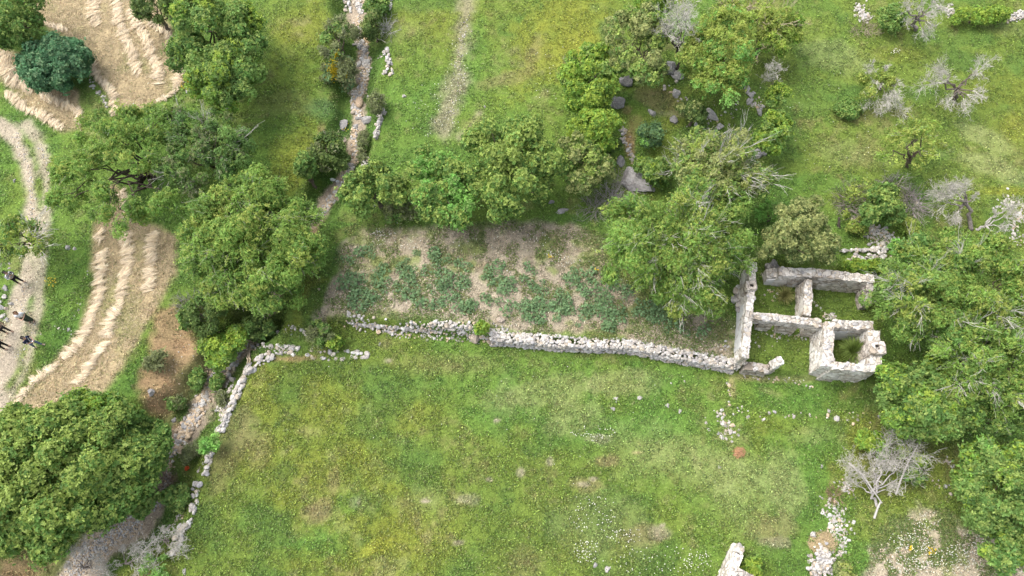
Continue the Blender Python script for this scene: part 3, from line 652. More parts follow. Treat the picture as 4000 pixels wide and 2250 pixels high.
def tree(name, label, cat, px, py, rx, ry, sp, hc=2.4, seed=1, lobes=None, dens=1.0, trunk=True, base=None, twig_n=0., bare=0, group=None, rz=None, gap=1.0, bark=(.13, .105, .08), extra_sp=None, fork=.35, lob=1., cr=None, tw_r=.009, bare_col=GREYB):
    """crown centre seen at (px, py) with radii in photo pixels, hc = height of the crown centre"""
    rng = RS(seed); m = mpp(px, py)
    C = at(px, py+(30 if hc > 2.95 else 10), hc); R = np.array([rx*m*1.0, ry*m*1.03, 0.]); R[2] = rz or min(hc*.85, R[:2].mean()*.82)
    if base is None: bx, by = C[0]+rng.normal(0, .1*R[0]), C[1]+rng.normal(0, .1*R[1])
    else: b_ = at(*base); bx, by = b_[0], b_[1]
    B = np.array([bx, by, float(height(bx, by))-.1])
    root = empty(name, B, label, cat, group)
    area = R[0]*R[1]
    K = max(6, int((10+5.2*area)*gap)) if area > 1 else max(5, int((5+9*area)*gap))
    K = int(K*1.45); cl = crown_clumps(rng, R-(.085*R.mean()+.22), K, lob=lob)
    if lobes:
        cl = cl[:int(len(cl)*.55)]
        for (lx, ly, lr) in lobes:
            q = at(lx, ly+(30 if hc > 2.95 else 10), hc*.95)-C; lR = np.array([lr*m, lr*m, min(R[2], lr*m)*.85]); lR = lR-(.085*lR.mean()+.2)
            cl = np.concatenate([cl, crown_clumps(rng, lR, max(5, int((7+8.5*lR[0]*lR[1])*gap)))+q])
    crown = MB(); tw = MB()
    foliage(crown, rng, C-B, R, cl, sp, dens, cr, tw, twig_n, tw_r)
    if extra_sp:
        for (esp, frac) in extra_sp:
            idx = rng.choice(len(cl), max(1, int(len(cl)*frac)), replace=False); foliage(crown, rng, C-B, R, cl[idx]*1.04, esp, dens*.6, None, tw, twig_n, tw_r)
    crown.build('crown', M_LEAF, root)
    tk = MB(); H = C[2]-B[2]; rt = .045*R[:2].mean()+.04
    fk = np.array([(C[0]-B[0])*.25, (C[1]-B[1])*.25, max(.25, H*fork)])
    P = limb(tk, rng, (0, 0, -.1), fk, rt*1.25, rt, 6, .05, 8, bark)
    idx = rng.choice(len(cl), min(len(cl), 16 if area > 4 else 7), replace=False)
    for q in idx:
        tg = (C-B)+cl[q]*.9
        limb(tk, rng, fk+rng.normal(0, .03, 3), tg, rt*.5, rt*.12, 7, .06, 5, bark, .08)
    tk.build('trunk', M_BARK, root)
    if bare:      # dead bleached branchlets standing out of the crown
        for q in rng.choice(len(cl), min(bare, len(cl)), replace=False):
            c = (C-B)+cl[q]*1.0; d = cl[q]/R; d /= np.linalg.norm(d); d = d+np.array([0, 0, .25])
            for j in range(7):
                e = c+(d+rng.normal(0, .6, 3))*rng.uniform(.25, .7)
                Pm = limb(tw, rng, c, e, tw_r*1.4, tw_r*.7, 5, .06, 3, np.array(bare_col)*rng.uniform(.7, 1.15))
                for z in range(3): limb(tw, rng, Pm[2+(z > 1)], Pm[3]+(e-c)*.4+rng.normal(0, .14, 3), tw_r*.8, tw_r*.45, 4, .05, 3, np.array(bare_col)*rng.uniform(.7, 1.15))
    if tw.n: tw.build('bare_twigs', M_TWIG, root)
    return root
def dead_wood(mb, rng, p, d, L, r, depth, col, spread=.55, up=.15, nk=(3, 5), rmin=.0042):
    n = 6; P = [np.array(p, float)]; dd = d/np.linalg.norm(d)
    for i in range(n-1):
        dd = dd+rng.normal(0, .13, 3)+np.array([0, 0, up*.12]); dd /= np.linalg.norm(dd); P.append(P[-1]+dd*L/(n-1))
    P = np.array(P); tube(mb, P, np.linspace(r, max(rmin, r*.5), n), 6 if r > .04 else 3, np.array(col)*rng.uniform(.8, 1.15))
    if depth == 0: return
    for k in range(rng.randint(nk[0], nk[1]+1)):
        i = rng.randint(1, n); nd_ = dd*.8+rng.normal(0, spread, 3)+np.array([0, 0, up]); 
        dead_wood(mb, rng, P[i], nd_, L*rng.uniform(.45, .75), max(rmin, r*.5), depth-1, col, spread, up, nk, rmin)
def dead_tree(label, px, py, top, L, r, limbs, seed, depth=3, col=GREYB, lean=None, green=None, spread=.55, name='dead_tree', cat='dead tree', nk=(3, 5), group=None, trunk_col=(.20, .175, .155)):
    """base at (px,py); limbs = pixel directions (tx, ty, height at the end)"""
    rng = RS(seed); B = at(px, py); root = empty(name, B, label, cat, group)
    tk = MB(); br = MB(); fk = at(*top)-B if top else np.array([0, 0, .3])
    limb(tk, rng, (0, 0, -.15), fk, r*1.1, r*.75, 6, .05, 8, trunk_col)
    for (tx, ty, hz) in limbs:
        e = at(tx, ty, hz)-B; mid = fk+(e-fk)*.55+np.array([0, 0, .12*np.linalg.norm(e-fk)])
        limb(tk, rng, fk, mid, r*.55, r*.25, 6, .07, 6, trunk_col)
        for j in range(4 if depth > 2 else 3):
            dead_wood(br, rng, mid+rng.normal(0, .04, 3), (e-mid)+rng.normal(0, .25, 3)*np.linalg.norm(e-mid), np.linalg.norm(e-mid)*rng.uniform(.75, 1.05), r*.15, depth, col, spread, .12, nk)
    tk.build('trunk', M_BARK, root); br.build('branches', M_TWIG, root)
    if green:
        cm = MB()
        for (gx, gy, gr, gz, sp) in green:
            m = mpp(gx, gy); c = at(gx, gy, gz)-B; R = np.array([gr*m, gr*m, gr*m*.7]); foliage(cm, rng, c, R, crown_clumps(rng, R, 9), sp, .7)
        cm.build('foliage', M_LEAF, root)
    return root
def brush(label, px, py, rx, ry, h, seed, col, n=60, name='dry_shrub', cat='dry shrub', green=None, group=None, depth=1):
    """low shrub of bare tangled stems"""
    rng = RS(seed); B = at(px, py); m = mpp(px, py); root = empty(name, B, label, cat, group); mb = MB()
    for k in range(n):
        a = rng.uniform(0, 6.28); q = math.sqrt(rng.rand()); p = np.array([rx*m*.75*q*math.cos(a), ry*m*.75*q*math.sin(a), 0.])
        p[2] = float(height(B[0]+p[0], B[1]+p[1]))-B[2]+h*.25*rng.rand()
        d = np.array([math.cos(a)*q, math.sin(a)*q, .35])+rng.normal(0, .5, 3); d[2] = abs(d[2])
        dead_wood(mb, rng, p, d, rng.uniform(.5, 1.0)*(.3+h*.7), .012, depth, col, .7, .0, (3, 4))
    mb.build('stems', M_TWIG, root)
    if green:
        cm = MB(); R = np.array([rx*m, ry*m, h*.7]); foliage(cm, rng, np.array([0, 0, h*.4]), R, crown_clumps(rng, R, int(8+8*R[0]*R[1])), green[0], green[1]); cm.build('leaves', M_LEAF, root)
    return root

T = tree
# left side
T('leafy_tree','spreading green tree cut by the top left corner, above the round bush','tree',50,60,165,125,'green',2.2,201,dens=.85,gap=.85)
T('round_bush','dense round blue-green bush standing between the straw fields','bush',215,240,142,120,'fig',1.25,202,dens=1.35,rz=1.4,gap=2.4,fork=.2,lob=.2)
T('olive_tree','dark grey-green tree at the top edge beside the straw field','tree',600,15,85,75,'dark',2.0,203,extra_sp=[('scrub',.4)])
T('leafy_tree','large bright green leafy tree at the right edge of the upper straw field','tree',845,150,165,215,'green',2.9,204,cr=.5,gap=.65,lobes=[(780,90,95),(800,270,90),(930,80,95),(900,250,100),(740,190,70),(960,200,70),(960,320,85),(880,340,80)],dens=1.0,extra_sp=[('bright',.35)])
T('sprawling_tree','wide sprawling feathery tree with dark forked trunk over the straw field gap','tree',500,600,170,130,'almond',3.0,205,lobes=[(400,510,105),(320,640,95),(610,470,95),(480,830,95),(370,760,90),(260,760,75),(560,540,100),(640,790,70),(230,640,60),(520,450,70)],base=(600,690),dens=.8,twig_n=.12,extra_sp=[('yellow',.25)],fork=.25,bark=(.075,.06,.048),gap=.66)
T('feathery_tree','dark grey-green feathery tree between the sprawling tree and the big round one','tree',800,570,160,125,'almond_dark',2.6,280,lobes=[(730,490,85),(840,520,90),(900,620,90),(790,650,90),(930,560,60),(690,650,70)],dens=.9,twig_n=.4,extra_sp=[('scrub',.35)],bare=8)
T('feathery_tree','very large round feathery green tree in the middle left, streaked with fine twigs','tree',995,915,245,240,'almond',3.3,206,lobes=[(870,800,110),(1000,745,110),(1120,835,115),(1160,960,105),(1050,1060,115),(900,1060,110),(815,940,105),(1000,910,140),(890,920,120),(1090,940,110)],dens=1.0,twig_n=.22,extra_sp=[('yellow',.22)],base=(1000,1060))
T('small_tree','thin leaved grey green tree at the left edge over the dirt track','tree',95,930,100,85,'yellow',2.2,207,dens=.55,gap=.8,twig_n=.5,bare=10,base=(165,965),lobes=[(60,880,55),(160,950,60),(40,960,60)],extra_sp=[('green',.4)])
T('carob_tree','big lumpy dark green tree with yellow-tipped clumps in the bottom left corner','tree',270,1880,270,230,'carob',2.9,208,lobes=[(90,1720,110),(240,1700,120),(420,1690,120),(470,1800,120),(90,1900,130),(220,1950,130),(380,1950,115),(60,2050,110),(200,2070,90),(560,1780,80),(480,1900,90),(330,1830,120)],dens=1.0,base=(300,1960))
T('leafy_tree','light green leafy tree behind the big lumpy tree, below the straw field','tree',385,1590,110,62,'bright',2.2,209,extra_sp=[('green',.5)],lobes=[(300,1570,55),(430,1590,60)])
T('leafy_tree','mid green tree between the big lumpy tree and the gully','tree',585,1680,95,85,'green',2.0,210,lobes=[(540,1650,50),(630,1720,50),(610,1780,50)],extra_sp=[('carob',.2)])
T('small_tree','small green tree at the left edge above the big lumpy tree','tree',55,1620,60,55,'carob',1.8,211)
T('leafy_bush','bright green bush at the bottom of the big feathery tree','bush',880,1345,95,65,'bright',1.2,212,dens=.9,lobes=[(820,1340,40),(920,1310,45),(850,1390,40)],extra_sp=[('green',.4)])
T('shrub','low green shrub with reddish leaves under the left side of the big feathery tree','shrub',800,1215,110,85,'dark',.9,213,rz=.9,extra_sp=[('green',.3)])
T('shrub','low dark shrub at the foot of the big feathery tree, right side','shrub',1010,1270,110,50,'dark',.8,214,rz=.8,extra_sp=[('green',.4)])
T('shrub','small greyish shrub on the grassy strip left of the earth bank','shrub',605,1405,55,50,'scrub',.55,215,rz=.5,dens=.9)
T('shrub','fine feathery green shrub hanging over the end of the white field wall','shrub',815,1725,48,48,'fresh',.8,216,dens=.9,rz=.6)
T('shrub','low green shrub in the gully just below the tangled dry brush','shrub',690,1930,55,60,'green',.7,217,rz=.6)
T('shrub','green shrub under the big lumpy tree at the gully edge','shrub',560,1950,80,70,'green',1.0,218,rz=.8,extra_sp=[('scrub',.4)])
T('shrub','small grey shrub between the two walls beside the gully','shrub',868,1545,26,36,'scrub',.45,281,rz=.35,twig_n=.4)
T('shrub','small green shrub in the gully just left of the second rough wall','shrub',850,1480,30,34,'green',.4,282,rz=.35)
T('shrub','low grey-green shrub at the foot of the earth bank','shrub',690,1560,40,34,'scrub',.4,283,rz=.35,extra_sp=[('green',.4)])
T('shrub','low green shrub at the top of the earth bank slope, below the straw field','shrub',770,1470,36,46,'green',.5,284,rz=.4)
T('shrub','grey-green shrub hanging in the gully left of the fine feathery one','shrub',745,1760,42,40,'scrub',.5,285,rz=.45,twig_n=.4)
# stream sides
T('shrub','pale grey-green shrub left of the upper stream','shrub',1320,150,85,110,'scrub',.9,221,rz=.8,twig_n=.35,extra_sp=[('green',.3)])
T('broom_bush','grey-green bush with two patches of yellow flowers by the stream','bush',1325,280,85,75,'scrub',1.0,222,rz=.9,twig_n=.3,extra_sp=[('blue',.35)])
T('small_tree','small dark green tree on the right bank of the upper stream','tree',1458,95,50,62,'dark',1.3,223,extra_sp=[('olive',.4)],rz=1.2)
T('shrub','green grassy shrub at the top edge between stream and stone wall','shrub',1470,10,45,45,'green',.7,224,rz=.5)
T('shrub','grey-green shrub on the right bank beside the tan boulder','shrub',1475,395,36,75,'scrub',.7,225,rz=.6,twig_n=.3)
T('shrub','narrow grey-green shrub along the lower stream bank wall','shrub',1420,560,32,75,'scrub',.7,226,rz=.6)
T('shrub','wide dark green shrub on the left bank of the lower stream','shrub',1285,590,95,90,'dark',.9,227,rz=.8,twig_n=.25,extra_sp=[('scrub',.55),('green',.2)])
T('small_tree','small leafy dark tree beside the wide dark shrub at the stream','tree',1210,680,52,55,'green',1.2,228,rz=1.1,extra_sp=[('dark',.5)])
T('leafy_tree','light green tree at the end of the stream, left end of the hedge','tree',1460,730,130,90,'carob',1.9,229,lobes=[(1400,760,70),(1480,690,70),(1540,740,60)],extra_sp=[('green',.5)])
T('shrub','low grey-green scrub at the top left corner of the garden','shrub',1565,800,90,80,'scrub',.8,230,rz=.7,twig_n=.2,extra_sp=[('green',.3)])
T('shrub','dark low shrub beneath the rubble wall end','shrub',1260,1290,75,50,'scrub',.6,231,rz=.6,extra_sp=[('green',.4)])
T('leafy_bush','small bright green bush at the start of the white stone line','bush',1295,1330,38,32,'bright',.55,232,rz=.5)
T('leafy_bush','small yellow-green bush growing on the rubble wall','bush',1880,1268,28,24,'bright',.5,233,rz=.4)
# hedge above the garden
T('leafy_tree','pale green tree with orange tips above the garden, left of the dark one','tree',1735,715,130,150,'fresh',2.4,241,lobes=[(1700,640,75),(1780,700,80),(1690,770,75),(1790,800,75)],extra_sp=[('carob',.5)])
T('carob_tree','broad dark green tree with yellow tips in the middle of the hedge','tree',2000,640,185,180,'carob',2.9,242,lobes=[(1900,590,90),(2040,530,95),(2100,620,100),(1920,720,95),(2030,760,100),(1860,670,60),(1980,640,100)],base=(2000,780),gap=.6,cr=.5)
T('leafy_tree','mid green tree at the right end of the hedge','tree',2285,640,110,110,'olive',2.2,243,lobes=[(2260,590,60),(2330,660,65),(2270,700,60)],extra_sp=[('carob',.7)])
T('leafy_tree','bright yellow-green tree above the right end of the hedge','tree',2315,490,100,85,'bright',2.3,244,lobes=[(2270,500,50),(2350,470,55),(2330,540,60),(2390,470,30)],dens=1.1)
T('leafy_tree','bright green tree on the left of the boulder knoll','tree',2300,310,105,125,'bright',2.3,245,lobes=[(2330,220,60),(2270,360,60),(2350,330,60),(2250,300,50)],extra_sp=[('green',.3)])
T('olive_tree','tall grey-green tree behind the knoll boulders','tree',2475,165,125,135,'olive',2.6,246,lobes=[(2450,110,75),(2540,130,75),(2440,220,70),(2530,260,70),(2500,60,60)],extra_sp=[('carob',.35)],base=(2500,320))
T('leafy_tree','yellow-green tree cut by the top edge left of the bare grey tree','tree',2560,0,90,45,'bright',2.2,247)
T('shrub','grey thin shrub at the left foot of the knoll trees','shrub',2225,250,42,52,'scrub',.7,248,rz=.6,twig_n=.4,dens=.6)
T('yellowing_tree','large loose yellow-green tree right of the bare grey tree','tree',2800,180,130,165,'yellow',2.8,249,lobes=[(2760,110,80),(2860,110,80),(2750,230,80),(2850,260,85),(2800,310,75),(2720,180,50)],dens=.9,extra_sp=[('fresh',.4)])
T('yellowing_tree','yellow tree with pinkish dry tips at the top, right end of the knoll','tree',3010,90,120,85,'yellow',2.5,250,lobes=[(2960,60,60),(3050,90,70),(3000,150,60),(3080,120,50)],dens=.8,bare=12,extra_sp=[('bright',.3)],bare_col=(.42,.34,.25))
T('yellowing_tree','pale tree with dry pink twigs at the top edge','tree',2880,25,75,45,'yellow',2.6,251,bare=12,dens=.6,bare_col=(.42,.34,.25))
T('leafy_tree','small leafy tree on the right side of the knoll','tree',3015,500,62,85,'bright',1.7,252,lobes=[(3040,470,40),(2990,540,45),(3020,560,40)],extra_sp=[('green',.6)])
T('leafy_bush','dark green bush among the knoll boulders','bush',2705,435,65,60,'dark',1.0,253,rz=.9,extra_sp=[('olive',.6)])
T('round_bush','bluish green low bush below the knoll boulders','bush',2540,520,62,58,'blue',.85,254,rz=.8,extra_sp=[('fresh',.2)])
T('leafy_bush','green bush left of the large grey-topped tree','bush',2550,660,75,65,'green',1.0,255,rz=.9,extra_sp=[('bright',.4)])
T('leafy_bush','small dark bush below the bright yellow-green tree','bush',2390,560,35,40,'dark',.9,256,rz=.7)
T('big_tree','large pale olive tree with bare grey twigs in its top, above the feathery one','tree',2775,640,175,130,'olive',3.2,257,lobes=[(2700,560,70),(2780,560,80),(2720,680,90),(2830,640,90),(2900,660,70),(2960,680,60)],dens=.85,bare=24,extra_sp=[('carob',.5),('yellow',.25)],base=(2760,770))
T('feathery_tree','largest feathery tree beside the ruin, with pale bare twigs','tree',2645,905,260,230,'almond',3.1,258,lobes=[(2470,820,90),(2560,900,130),(2480,960,100),(2690,1020,120),(2740,1070,100),(2650,1100,85),(2790,930,110),(2850,840,100),(2700,850,130),(2580,1000,90)],dens=.9,twig_n=.25,bare=26,extra_sp=[('yellow',.25)],base=(2700,1080))
T('olive_tree','grey-green olive tree behind the north wall of the ruin','tree',3105,900,160,118,'olive',2.5,259,lobes=[(3160,830,75),(3060,930,80),(3180,930,80),(3210,960,55),(3000,930,65),(3110,950,60)],dens=1.1,base=(3110,970))
T('leafy_bush','fresh green bush left of the olive tree behind the ruin','bush',3020,820,60,55,'fresh',.9,260,rz=.8,dens=.8)
# right side
T('leafy_bush','green bush with orange tips on the stone mound','bush',3440,795,88,72,'green',1.3,261,rz=1.1,lobes=[(3450,750,50),(3400,830,45),(3480,825,45)],extra_sp=[('carob',.4)])
T('shrub','yellow and green leafed shrub at the foot of the stone mound','shrub',3345,880,50,30,'yellow',.5,262,rz=.4)
T('shrub','yellow-leaved shrub right of the stone mound','shrub',3555,870,38,50,'yellow',.5,263,rz=.45)
T('shrub','low green shrub with yellow flowers along the ruin north wall','shrub',3370,1030,85,32,'bright',.55,264,rz=.45)
T('leafy_bush','fresh green bush right of the loose stone platform','bush',3525,965,45,50,'fresh',.8,265,rz=.6)
T('thin_tree','thin see-through yellow-green tree standing alone in the meadow','tree',3560,555,125,115,'yellow',2.2,266,dens=.36,gap=.8,twig_n=.25,base=(3545,650))
T('big_tree','large tree with reddish tips and bare branches overhanging the ruin east wall','tree',3640,1130,200,150,'almond',3.0,267,lobes=[(3520,1080,90),(3600,1010,100),(3520,1200,95),(3640,1220,110),(3740,1120,110),(3480,1130,60)],dens=.85,bare=16,extra_sp=[('yellow',.3),('green',.3)],twig_n=.15,base=(3650,1230))
T('big_tree','large tree with brownish tips on the right, under the leaning dead tree','tree',3820,1080,190,160,'almond',3.2,268,lobes=[(3760,960,90),(3860,980,100),(3930,1080,100),(3800,1150,110),(3930,1200,90),(3700,980,60)],dens=.8,twig_n=.2,bare=14,extra_sp=[('yellow',.4)])
T('big_tree','big green tree with long bleached branches at the right edge','tree',3850,1380,190,170,'almond',3.0,269,lobes=[(3770,1310,100),(3880,1290,110),(3960,1380,100),(3780,1440,100),(3900,1470,110),(3960,1530,80)],dens=.8,twig_n=.22,bare=26,extra_sp=[('yellow',.2)])
T('leafy_tree','bright green leafy tree below right of the ruin tower','tree',3610,1560,165,140,'green',2.5,270,lobes=[(3520,1490,70),(3620,1480,85),(3700,1560,85),(3560,1600,85),(3660,1640,80),(3770,1600,60)],extra_sp=[('bright',.45)])
T('feathery_tree','feathery green tree at the right edge beside the bright leafy one','tree',3900,1630,120,90,'almond_dark',2.2,271,dens=.8,twig_n=.2,extra_sp=[('almond',.4)])
T('leafy_tree','yellow-green tree in the lower right corner','tree',3900,1960,150,195,'green',2.7,272,gap=.75,twig_n=.1,lobes=[(3850,1800,85),(3950,1800,80),(3830,1960,80),(3930,2000,100),(3900,2120,85),(3960,1900,90),(3800,1880,50)],dens=.85,extra_sp=[('bright',.45),('fresh',.2)])
T('shrub','yellow-green shrub at the bottom edge beside the stone heap','shrub',3310,2225,62,50,'olive',.7,273,rz=.6,extra_sp=[('yellow',.5)])
T('shrub','yellow-green shrub in the angle of the small ruin at the bottom edge','shrub',2940,2215,55,55,'bright',.6,274,rz=.5)
T('shrub','green shrub at the top edge right of the bare tree','shrub',3480,60,60,60,'green',.8,275,rz=.6,dens=.8)
T('shrub','dark green ground shrub under the half-dead tree','shrub',3310,420,70,45,'green',.4,276,rz=.35)
T('shrub','green shrub along the top edge near the right corner','shrub',3830,50,110,40,'bright',.6,277,rz=.5,dens=.8)

# bare and dead trees
dead_tree('bare grey tree standing upright behind the knoll boulders',2640,268,(2648,190,1.6),4,.09,[(2610,90,4.2),(2660,60,4.6),(2690,20,4.6),(2640,10,4.4),(2590,130,3.6),(2690,110,3.6)],301,3,trunk_col=(.10,.085,.07),name='bare_tree',cat='bare tree')
dead_tree('pale dead tree with drooping twigs near the top right',3575,118,(3580,70,1.4),4,.11,[(3520,30,2.6),(3630,60,2.6),(3600,20,2.8),(3540,90,1.4),(3640,110,1.6),(3605,150,.9),(3690,40,2.4),(3660,10,2.6)],302,3,name='dead_tree')
dead_tree('wide dead tree with dark forked trunk in the right meadow',3735,392,(3738,350,.9),4,.11,[(3650,300,1.8),(3620,330,1.8),(3820,280,2.0),(3860,240,2.2),(3800,400,1.4),(3770,430,1.0),(3690,420,1.0),(3840,370,1.5),(3655,260,1.8)],303,3,trunk_col=(.13,.11,.09))
dead_tree('half-dead grey tree with a few yellow-green leaves in the right meadow',3438,350,(3440,310,.9),3,.06,[(3400,260,1.6),(3460,260,1.6),(3410,330,1.3),(3500,390,1.0),(3460,430,.6),(3400,410,.8),(3510,340,1.3),(3515,430,.5)],304,3,green=[(3480,325,26,1.2,'yellow'),(3395,365,24,1.0,'yellow'),(3365,310,14,.8,'yellow'),(3440,300,18,1.2,'yellow')])
dead_tree('grey dead tree beside a green sapling on the right of the knoll',3012,430,(3010,360,1.1),3,.05,[(3005,260,2.6),(3030,250,2.6),(3000,290,2.2),(3035,310,2.0)],305,3,green=[(3045,370,34,1.5,'bright'),(3030,400,24,1.2,'green')],name='bare_tree',cat='bare tree',trunk_col=(.12,.10,.085))
dead_tree('leaning dead tree with long sweeping twigs on the right',3800,895,(3775,800,1.2),4,.11,[(3650,770,1.8),(3690,720,2.2),(3760,700,2.2),(3700,860,1.2),(3810,760,1.6),(3640,800,1.4),(3740,740,2.2)],306,3,nk=(4,5))
dead_tree('pale crooked dead tree at the right edge among white stones',3812,893,(3850,880,.4),3,.08,[(3920,890,.6),(3900,830,1.0),(3950,800,1.0),(3890,930,.4),(3915,960,.3),(3960,830,.9)],307,3,name='fallen_tree',cat='dead tree',trunk_col=(.36,.34,.31))
dead_tree('big fallen bleached tree lying below the right hand trees',3440,1995,(3410,1930,.5),4,.07,[(3310,1790,.9),(3400,1780,1.0),(3470,1700,1.2),(3560,1740,1.2),(3300,1880,.6),(3500,1760,1.1),(3490,1900,.5),(3560,1830,.7),(3420,1850,.8),(3360,1840,.8),(3450,1800,1.0)],308,3,name='fallen_tree',nk=(4,5),trunk_col=(.33,.31,.29),green=[(3480,1755,36,1.0,'bright'),(3420,1735,30,.8,'bright'),(3560,1860,30,.6,'green'),(3380,1720,26,.6,'bright'),(3590,1800,16,.8,'bright')])
rng = RS(5); fl = bpy.data.objects['fallen_tree.001']; mbx = MB(); B = np.array(fl.location)
for pts, r in (([(3315,1808,.9),(3370,1855,.95),(3410,1915,.7),(3445,1965,.4)], .05), ([(3415,2025,.15),(3428,1985,.3),(3440,1960,.4)], .055), ([(3500,1930,.4),(3520,1870,.7),(3545,1810,1.0),(3585,1740,1.4)], .05)):
    tube(mbx, np.array([at(*p)-B for p in pts]), np.linspace(r, r*.55, len(pts))*rng.uniform(.85, 1.2, len(pts)), 7, (.37, .35, .32))
mbx.build('limb', M_TWIG, fl)
dead_tree('bare grey shrub at the bottom edge left of centre gully',340,2215,None,2,.05,[(280,2150,.9),(330,2120,1.0),(400,2170,.9),(390,2230,.7),(260,2210,.6),(440,2220,.6)],309,3,name='bare_shrub',cat='bare shrub',spread=.7)
dead_tree('grey bare shrub in the gully beside green grass at the bottom edge',500,2200,None,2,.05,[(480,2130,1.0),(540,2130,1.0),(580,2180,.8),(460,2210,.6),(560,2230,.6),(620,2130,.8)],310,3,name='bare_shrub',cat='bare shrub',spread=.7,green=[(580,2230,60,.4,'fresh')])
dead_tree('grey bare shrub covering the broken end of the field wall',655,2110,None,2,.05,[(600,2100,.8),(640,2060,.9),(700,2080,.8),(720,2130,.7),(620,2150,.7),(690,2150,.7)],311,3,name='bare_shrub',cat='bare shrub',spread=.7)
brush('brown brush pile in front of the white stones near the top',3380,120,75,32,.5,320,(.26,.21,.16),50,'brush_pile','brush pile')
brush('grey tangled bramble on the left of the stone mound',3338,800,72,78,.9,321,(.22,.185,.175),110,'bramble','bramble',('yellow',.25))
brush('grey dry shrub at the right end of the stone mound',3560,805,40,58,.9,322,(.25,.22,.21),90)
brush('purplish grey dry shrub on the big boulder at the hedge end',2440,735,52,45,1.0,323,(.27,.24,.235),60)
brush('fine grey dry shrub above the garden corner beside the feathery tree',2330,815,70,40,.8,324,(.30,.27,.25),50)
brush('grey dry twigs in front of the hedge beside the boulder',2385,780,45,35,.9,331,(.34,.31,.30),50)
brush('thin silvery shrub on the right bank of the upper stream',1515,120,32,34,.6,325,(.38,.36,.35),40)
brush('tangled brown brush lying in the gully',640,1885,50,40,.4,326,(.20,.15,.12),60,'brush_pile','brush pile')
brush('grey shrub at the edge of the earth bank under the big feathery tree',745,1190,48,38,.5,327,(.22,.20,.205),50)
brush('small dark grey shrub on the earth bank edge',765,1255,28,24,.4,328,(.20,.18,.18),30)
brush('grey dry shrub behind the stone mound beside the pale pole',3480,715,70,26,.4,329,(.30,.27,.26),40)
brush('dry brown weeds at the top of the stone trail, left of the fallen tree',3258,1935,30,30,.2,330,(.24,.165,.11),40,'dry_weeds','dry weeds')
# flower heads on the broom
rng = RS(9); br_ = bpy.data.objects['broom_bush']; mb = MB(); B = np.array(br_.location)
for (fx, fy, fr, k) in ((1318,302,26,300), (1352,315,13,160), (1322,238,9,70)):
    P = at(fx+rng.normal(0, fr*.5, k), fy+rng.normal(0, fr*.6, k), 1.0)-B; P[:, 2] += .62
    leaves(mb, P, rng.normal(size=(k, 3)), rng.normal(size=(k, 3))+np.array([0, 0, 1]), np.full(k, .11), np.full(k, .08), np.array([.45, .36, .02])*rng.uniform(.6, 1.2, (k, 1)))
mb.build('flowers', M_LEAF, br_)
# tall grass tuft in the tower
def grass_tuft(label, px, py, r, h, n, seed, col):
    rng = RS(seed); B = at(px, py); root = MB()
    for k in range(n):
        a = rng.uniform(0, 6.28); q = rng.uniform(.1, 1); L = h*rng.uniform(.7, 1.2)
        t = np.linspace(0, 1, 6); P = np.stack([r*q*np.cos(a)*(.15+.85*t**1.6)*1.0, r*q*np.sin(a)*(.15+.85*t**1.6), L*(t-.55*q*t**2.2)], 1)+rng.normal(0, .03, (1, 3))*np.array([1, 1, 0])
        tube(root, P, np.linspace(.016, .005, 6), 3, np.array(col)*rng.uniform(.5, 1.4))
    o = root.build('grass_tussock', M_GRASS, None, None); o.location = Vector(B); return tag(o, label, 'grass tuft')
grass_tuft('tall grass tussock growing inside the ruin tower', 3318, 1385, .85, 1.5, 1100, 340, (.26, .36, .09))
grass_tuft('dry grass tussock inside the north west room of the ruin', 3060, 1160, .6, .7, 300, 341, (.30, .30, .11))

# ------------------------------------------------------------------ rocks
def ico(sub):
    bm = bmesh.new(); bmesh.ops.create_icosphere(bm, subdivisions=sub+1, radius=1)
    V = np.array([v.co[:] for v in bm.verts]); Fc = np.array([[v.index for v in f.verts] for f in bm.faces]); bm.free(); return V, Fc
def rock_shape(seed, sub=2, cuts=11, flat=.7, lo=.62, hi=.9):
    rng = RS(seed); V, Fc = ico(sub)
    D = rng.normal(size=(cuts, 3)); D /= np.linalg.norm(D, axis=1, keepdims=True)
    for d in D:
        c = rng.uniform(lo, hi); t = V@d; k = np.maximum(t-c, 0); V = V-k[:, None]*d
    ph = rng.uniform(0, 6, 3); V = V*(1+.05*np.sin(V[:, :1]*5+ph[0])*np.sin(V[:, 1:2]*6+ph[1])+.03*np.sin(V[:, 2:3]*9+ph[2]))
    V = V*np.array([rng.uniform(.9, 1.25), rng.uniform(.75, 1.0), flat*rng.uniform(.8, 1.1)])
    return V, Fc
ROCK1 = [rock_shape(400+k, 1, 8, .75) for k in range(14)]
ROCK2 = [rock_shape(440+k, 2, 12, .7) for k in range(12)]
ROCK3 = [rock_shape(470+k, 3, 15, .75, .6, .88) for k in range(8)]
STONE_TONES = np.array([[.47,.44,.40],[.42,.39,.35],[.53,.50,.455],[.37,.345,.32],[.45,.39,.31],[.55,.535,.50],[.40,.385,.375],[.49,.45,.39]])*.88
def put_rock(mb, rng, p, r, tone=None, shapes=ROCK1, rz=None, flat=1.0, tilt=.3):
    V, Fc = shapes[rng.randint(len(shapes))]; a = rng.uniform(0, 6.28) if rz is None else rz
    M = Matrix.Rotation(a, 3, 'Z') @ Matrix.Rotation(rng.normal(0, tilt), 3, 'X') @ Matrix.Rotation(rng.normal(0, tilt), 3, 'Y')
    W = (V*np.array([1, 1, flat]))@np.array(M).T*r+np.asarray(p)
    t = STONE_TONES[rng.randint(len(STONE_TONES))] if tone is None else np.array(tone)
    mb.add(W, Fc, t*rng.uniform(.85, 1.15))
LOOSE = []        # shared rock meshes for single loose stones
